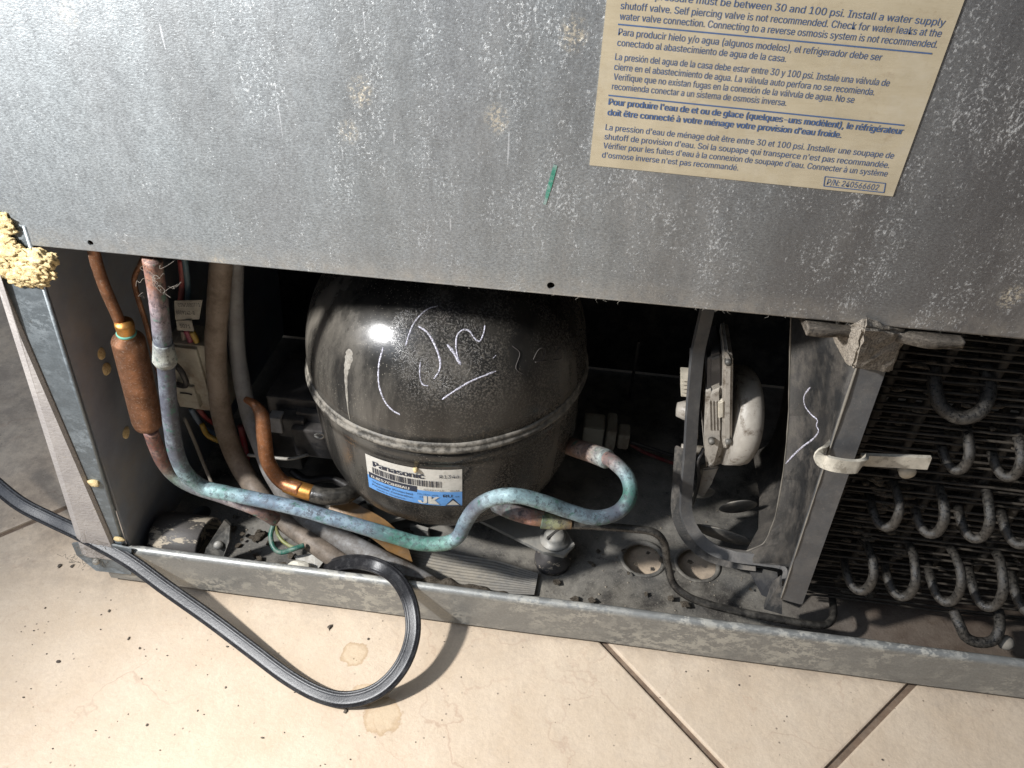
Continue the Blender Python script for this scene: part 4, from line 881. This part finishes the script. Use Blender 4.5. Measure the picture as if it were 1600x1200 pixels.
tube('lower_bend', [W(1490, 955, Y=.02), W(1500, 978, Y=.012), W(1510, 996, Y=.009), W(1530, 1004, Y=.008), W(1552, 1000, Y=.010), W(1562, 980, Y=.016), W(1560, 955, Y=.026)], .003, M_COIL, cond)
bm = bmesh.new(); blob(bm, W(1572, 1004, Y=.012), .0045, .4, 2); bm_obj('lint_clump', bm, M_LINT, cond)
# dust clumps caught on the wires
bm = bmesh.new()
for i in range(260):
    px = rnd.uniform(1300, 1420) if i < 170 else rnd.uniform(1380, 1600); py = rnd.uniform(740, 930) if i < 170 else rnd.uniform(560, 900)
    lx = 1372 - (py - 740) * .32
    if px < lx - 20: px = lx + rnd.uniform(-10, 60)
    c = W(px, py, Y=rnd.choice((.0335, .047, .063))); blob(bm, c, rnd.uniform(.0008, .0022), .6, 1, (rnd.uniform(1, 3.2), 1, .7), 700)
o = bm_obj('dust_clumps', bm, M_FUZZ, cond); o['kind'] = 'stuff'

# ------------------------------------------------------------------ power cord
PTS = [(-70, 700, .060), (-20, 745, .056), (30, 786, .050), (80, 812, .045), (130, 836, .042), (200, 875, .033), (262, 920, .023), (330, 968, .014), (395, 1017, .008), (450, 1058, .005), (500, 1085, .0045), (545, 1093, .0055), (592, 1078, .011), (628, 1040, .019), (645, 990, .026), (640, 940, .034), (618, 902, .043)]
pr = []
for i in range(40):
    a = 2 * math.pi * i / 40; x = math.cos(a); y = math.sin(a)
    xx = math.copysign(abs(x) ** .75, x) * .0046; h = .0019 * abs(y) ** .6 * (1 + .22 * abs(math.cos(xx / .0046 * math.pi * 2)) - .1)
    pr.append((xx, math.copysign(h, y)))
cord = tube('power_cord', [W(a, b_, Z=c) for a, b_, c in PTS] + [W(586, 883, Y=.003), W(552, 878, Y=.010), W(522, 884, Y=.014), W(500, 900, Y=.016), W(485, 925, Y=.016)], 0, M_CORD, prof=pr, hint=(-.1, -.5, .85), n=8)
cord['label'] = 'flat ribbed black power cord looping over the rail onto the tiles'; cord['category'] = 'power cord'

# ------------------------------------------------------------------ foam, debris
bm = bmesh.new()
rf = random.Random(21)
for i in range(46):
    if i < 30: px, py = rf.uniform(-6, 74), rf.uniform(396, 428); py += (px - 30) * .05
    elif i < 40: px, py = rf.uniform(-8, 16), rf.uniform(335, 400)
    else: px, py = rf.uniform(34, 62), rf.uniform(425, 440)
    blob(bm, W(px, py, Y=-.0015 - rf.uniform(0, .0015)), rf.uniform(.0032, .0052), .5, 4, (1.5, .4, .9), 500)
bm_obj('insulation_foam', bm, M_FOAM, label='lump of crusty yellow insulation foam squeezed out at the left corner', category='foam')
bm = bmesh.new(); rnd = random.Random(5)
for i in range(150):
    x = rnd.uniform(-.40, .32); y = rnd.uniform(-.13, -.006)
    if i % 4 == 0: x = rnd.gauss(-.2, .05)
    r = rnd.uniform(.00012, .00045) if i % 14 else rnd.uniform(.0005, .0009)
    q = bmesh.ops.create_icosphere(bm, subdivisions=1, radius=r)
    sx, sy = rnd.uniform(.7, 2), rnd.uniform(.7, 1.6)
    for v in q['verts']: v.co = Vector((v.co.x * sx, v.co.y * sy, v.co.z * .6 + r * .5)) + Vector((x, y, 0))
for px, py, r in ((515, 980, .0011), (112, 885, .0008), (170, 955, .0006), (201, 997, .0006), (218, 1013, .0005), (575, 998, .0006), (540, 1110, .001), (93, 884, .0009)):
    q = W(px, py, Z=.0006); blob(bm, q, r, 1.0, 2, (1, 1.7, .45), 900)
bm_obj('floor_grit', bm, M_CRUMB, label='dark grit and crumbs scattered over the cream tiles', category='grit', kind='stuff')
bm = bmesh.new()
for i in range(260):
    x = rnd.uniform(-.25, .13); y = rnd.uniform(.006, .12); r = rnd.uniform(.0002, .0007)
    if min(math.hypot(x - c.x, y - c.y) for c in hc) < .016: continue
    if i % 20 == 0: r *= 1.8
    blob(bm, (x, y, PZ + r * .5), r, .5, 1, (1.3, 1, .7), 900)
bm_obj('pan_grit', bm, dusty('pale_grit', (.32, .28, .22), (.2, .17, .13), .9, amt=.3, scale=500), label='pale grit and dust crumbs lying in the base pan', category='grit', kind='stuff')
bm = bmesh.new()
for i in range(70):
    px = rnd.uniform(360, 640) if i < 45 else rnd.uniform(860, 1230); py = rnd.uniform(800, 885) + (px - 360) * .04 if i < 45 else rnd.uniform(850, 945)
    c = W(px, py, Z=PZ + rnd.uniform(.0008, .004)); r_ = rnd.uniform(.0012, .0036); n = rnd.randint(4, 6); a0_ = rnd.uniform(0, 6)
    pts = [c + Vector((r_ * rnd.uniform(.5, 1.2) * math.cos(a0_ + k * 6.283 / n), r_ * rnd.uniform(.5, 1.2) * math.sin(a0_ + k * 6.283 / n), rnd.uniform(-.0006, .0006))) for k in range(n)]
    slab(bm, pts, (0, 0, .0004))
for i in range(22): blob(bm, W(rnd.uniform(380, 640), rnd.uniform(830, 890), Z=PZ + .002), rnd.uniform(.0015, .0035), .7, 2, (1.3, 1, .6), 400)
bm_obj('pan_litter', bm, M_FUZZ, label='brown flakes and lint clots littering the base pan', category='debris', kind='stuff')
# cobweb tangle at the rail corner and lint hairs
bm = bmesh.new()
for i in range(34):
    c = W(rnd.uniform(108, 160), rnd.uniform(838, 885), Y=rnd.uniform(-.008, .002)); P = [c]
    for k in range(4): P.append(P[-1] + Vector((rnd.uniform(-1, 1), rnd.uniform(-.6, .6), rnd.uniform(-1, 1))) * .0035)
    sweep(bm, P, circ(.00011, 4), 3)
for i in range(20):
    c = W(rnd.gauss(247, 9), rnd.uniform(402, 465), Y=.0 + rnd.uniform(-.004, .004)); P = [c]
    for k in range(4): P.append(P[-1] + Vector((rnd.uniform(-1, 1), rnd.uniform(-.6, .6), rnd.uniform(-1, 1))) * .003)
    sweep(bm, P, circ(.00008, 4), 3)
for i in range(26):
    px = rnd.uniform(700, 1560); c = W(px, 444.5 + (px - 700) * .0945, Y=-.0005); P = [c]
    for k in range(3): P.append(P[-1] + Vector((rnd.uniform(-1, 1), rnd.uniform(-.3, .3), rnd.uniform(-1, .3))) * .0008)
    sweep(bm, P, circ(.00007, 4), 2)
bm_obj('lint_hairs', bm, M_LINT, label='tangled lint hairs and cobweb clinging to edges and pipe', category='lint', kind='stuff')
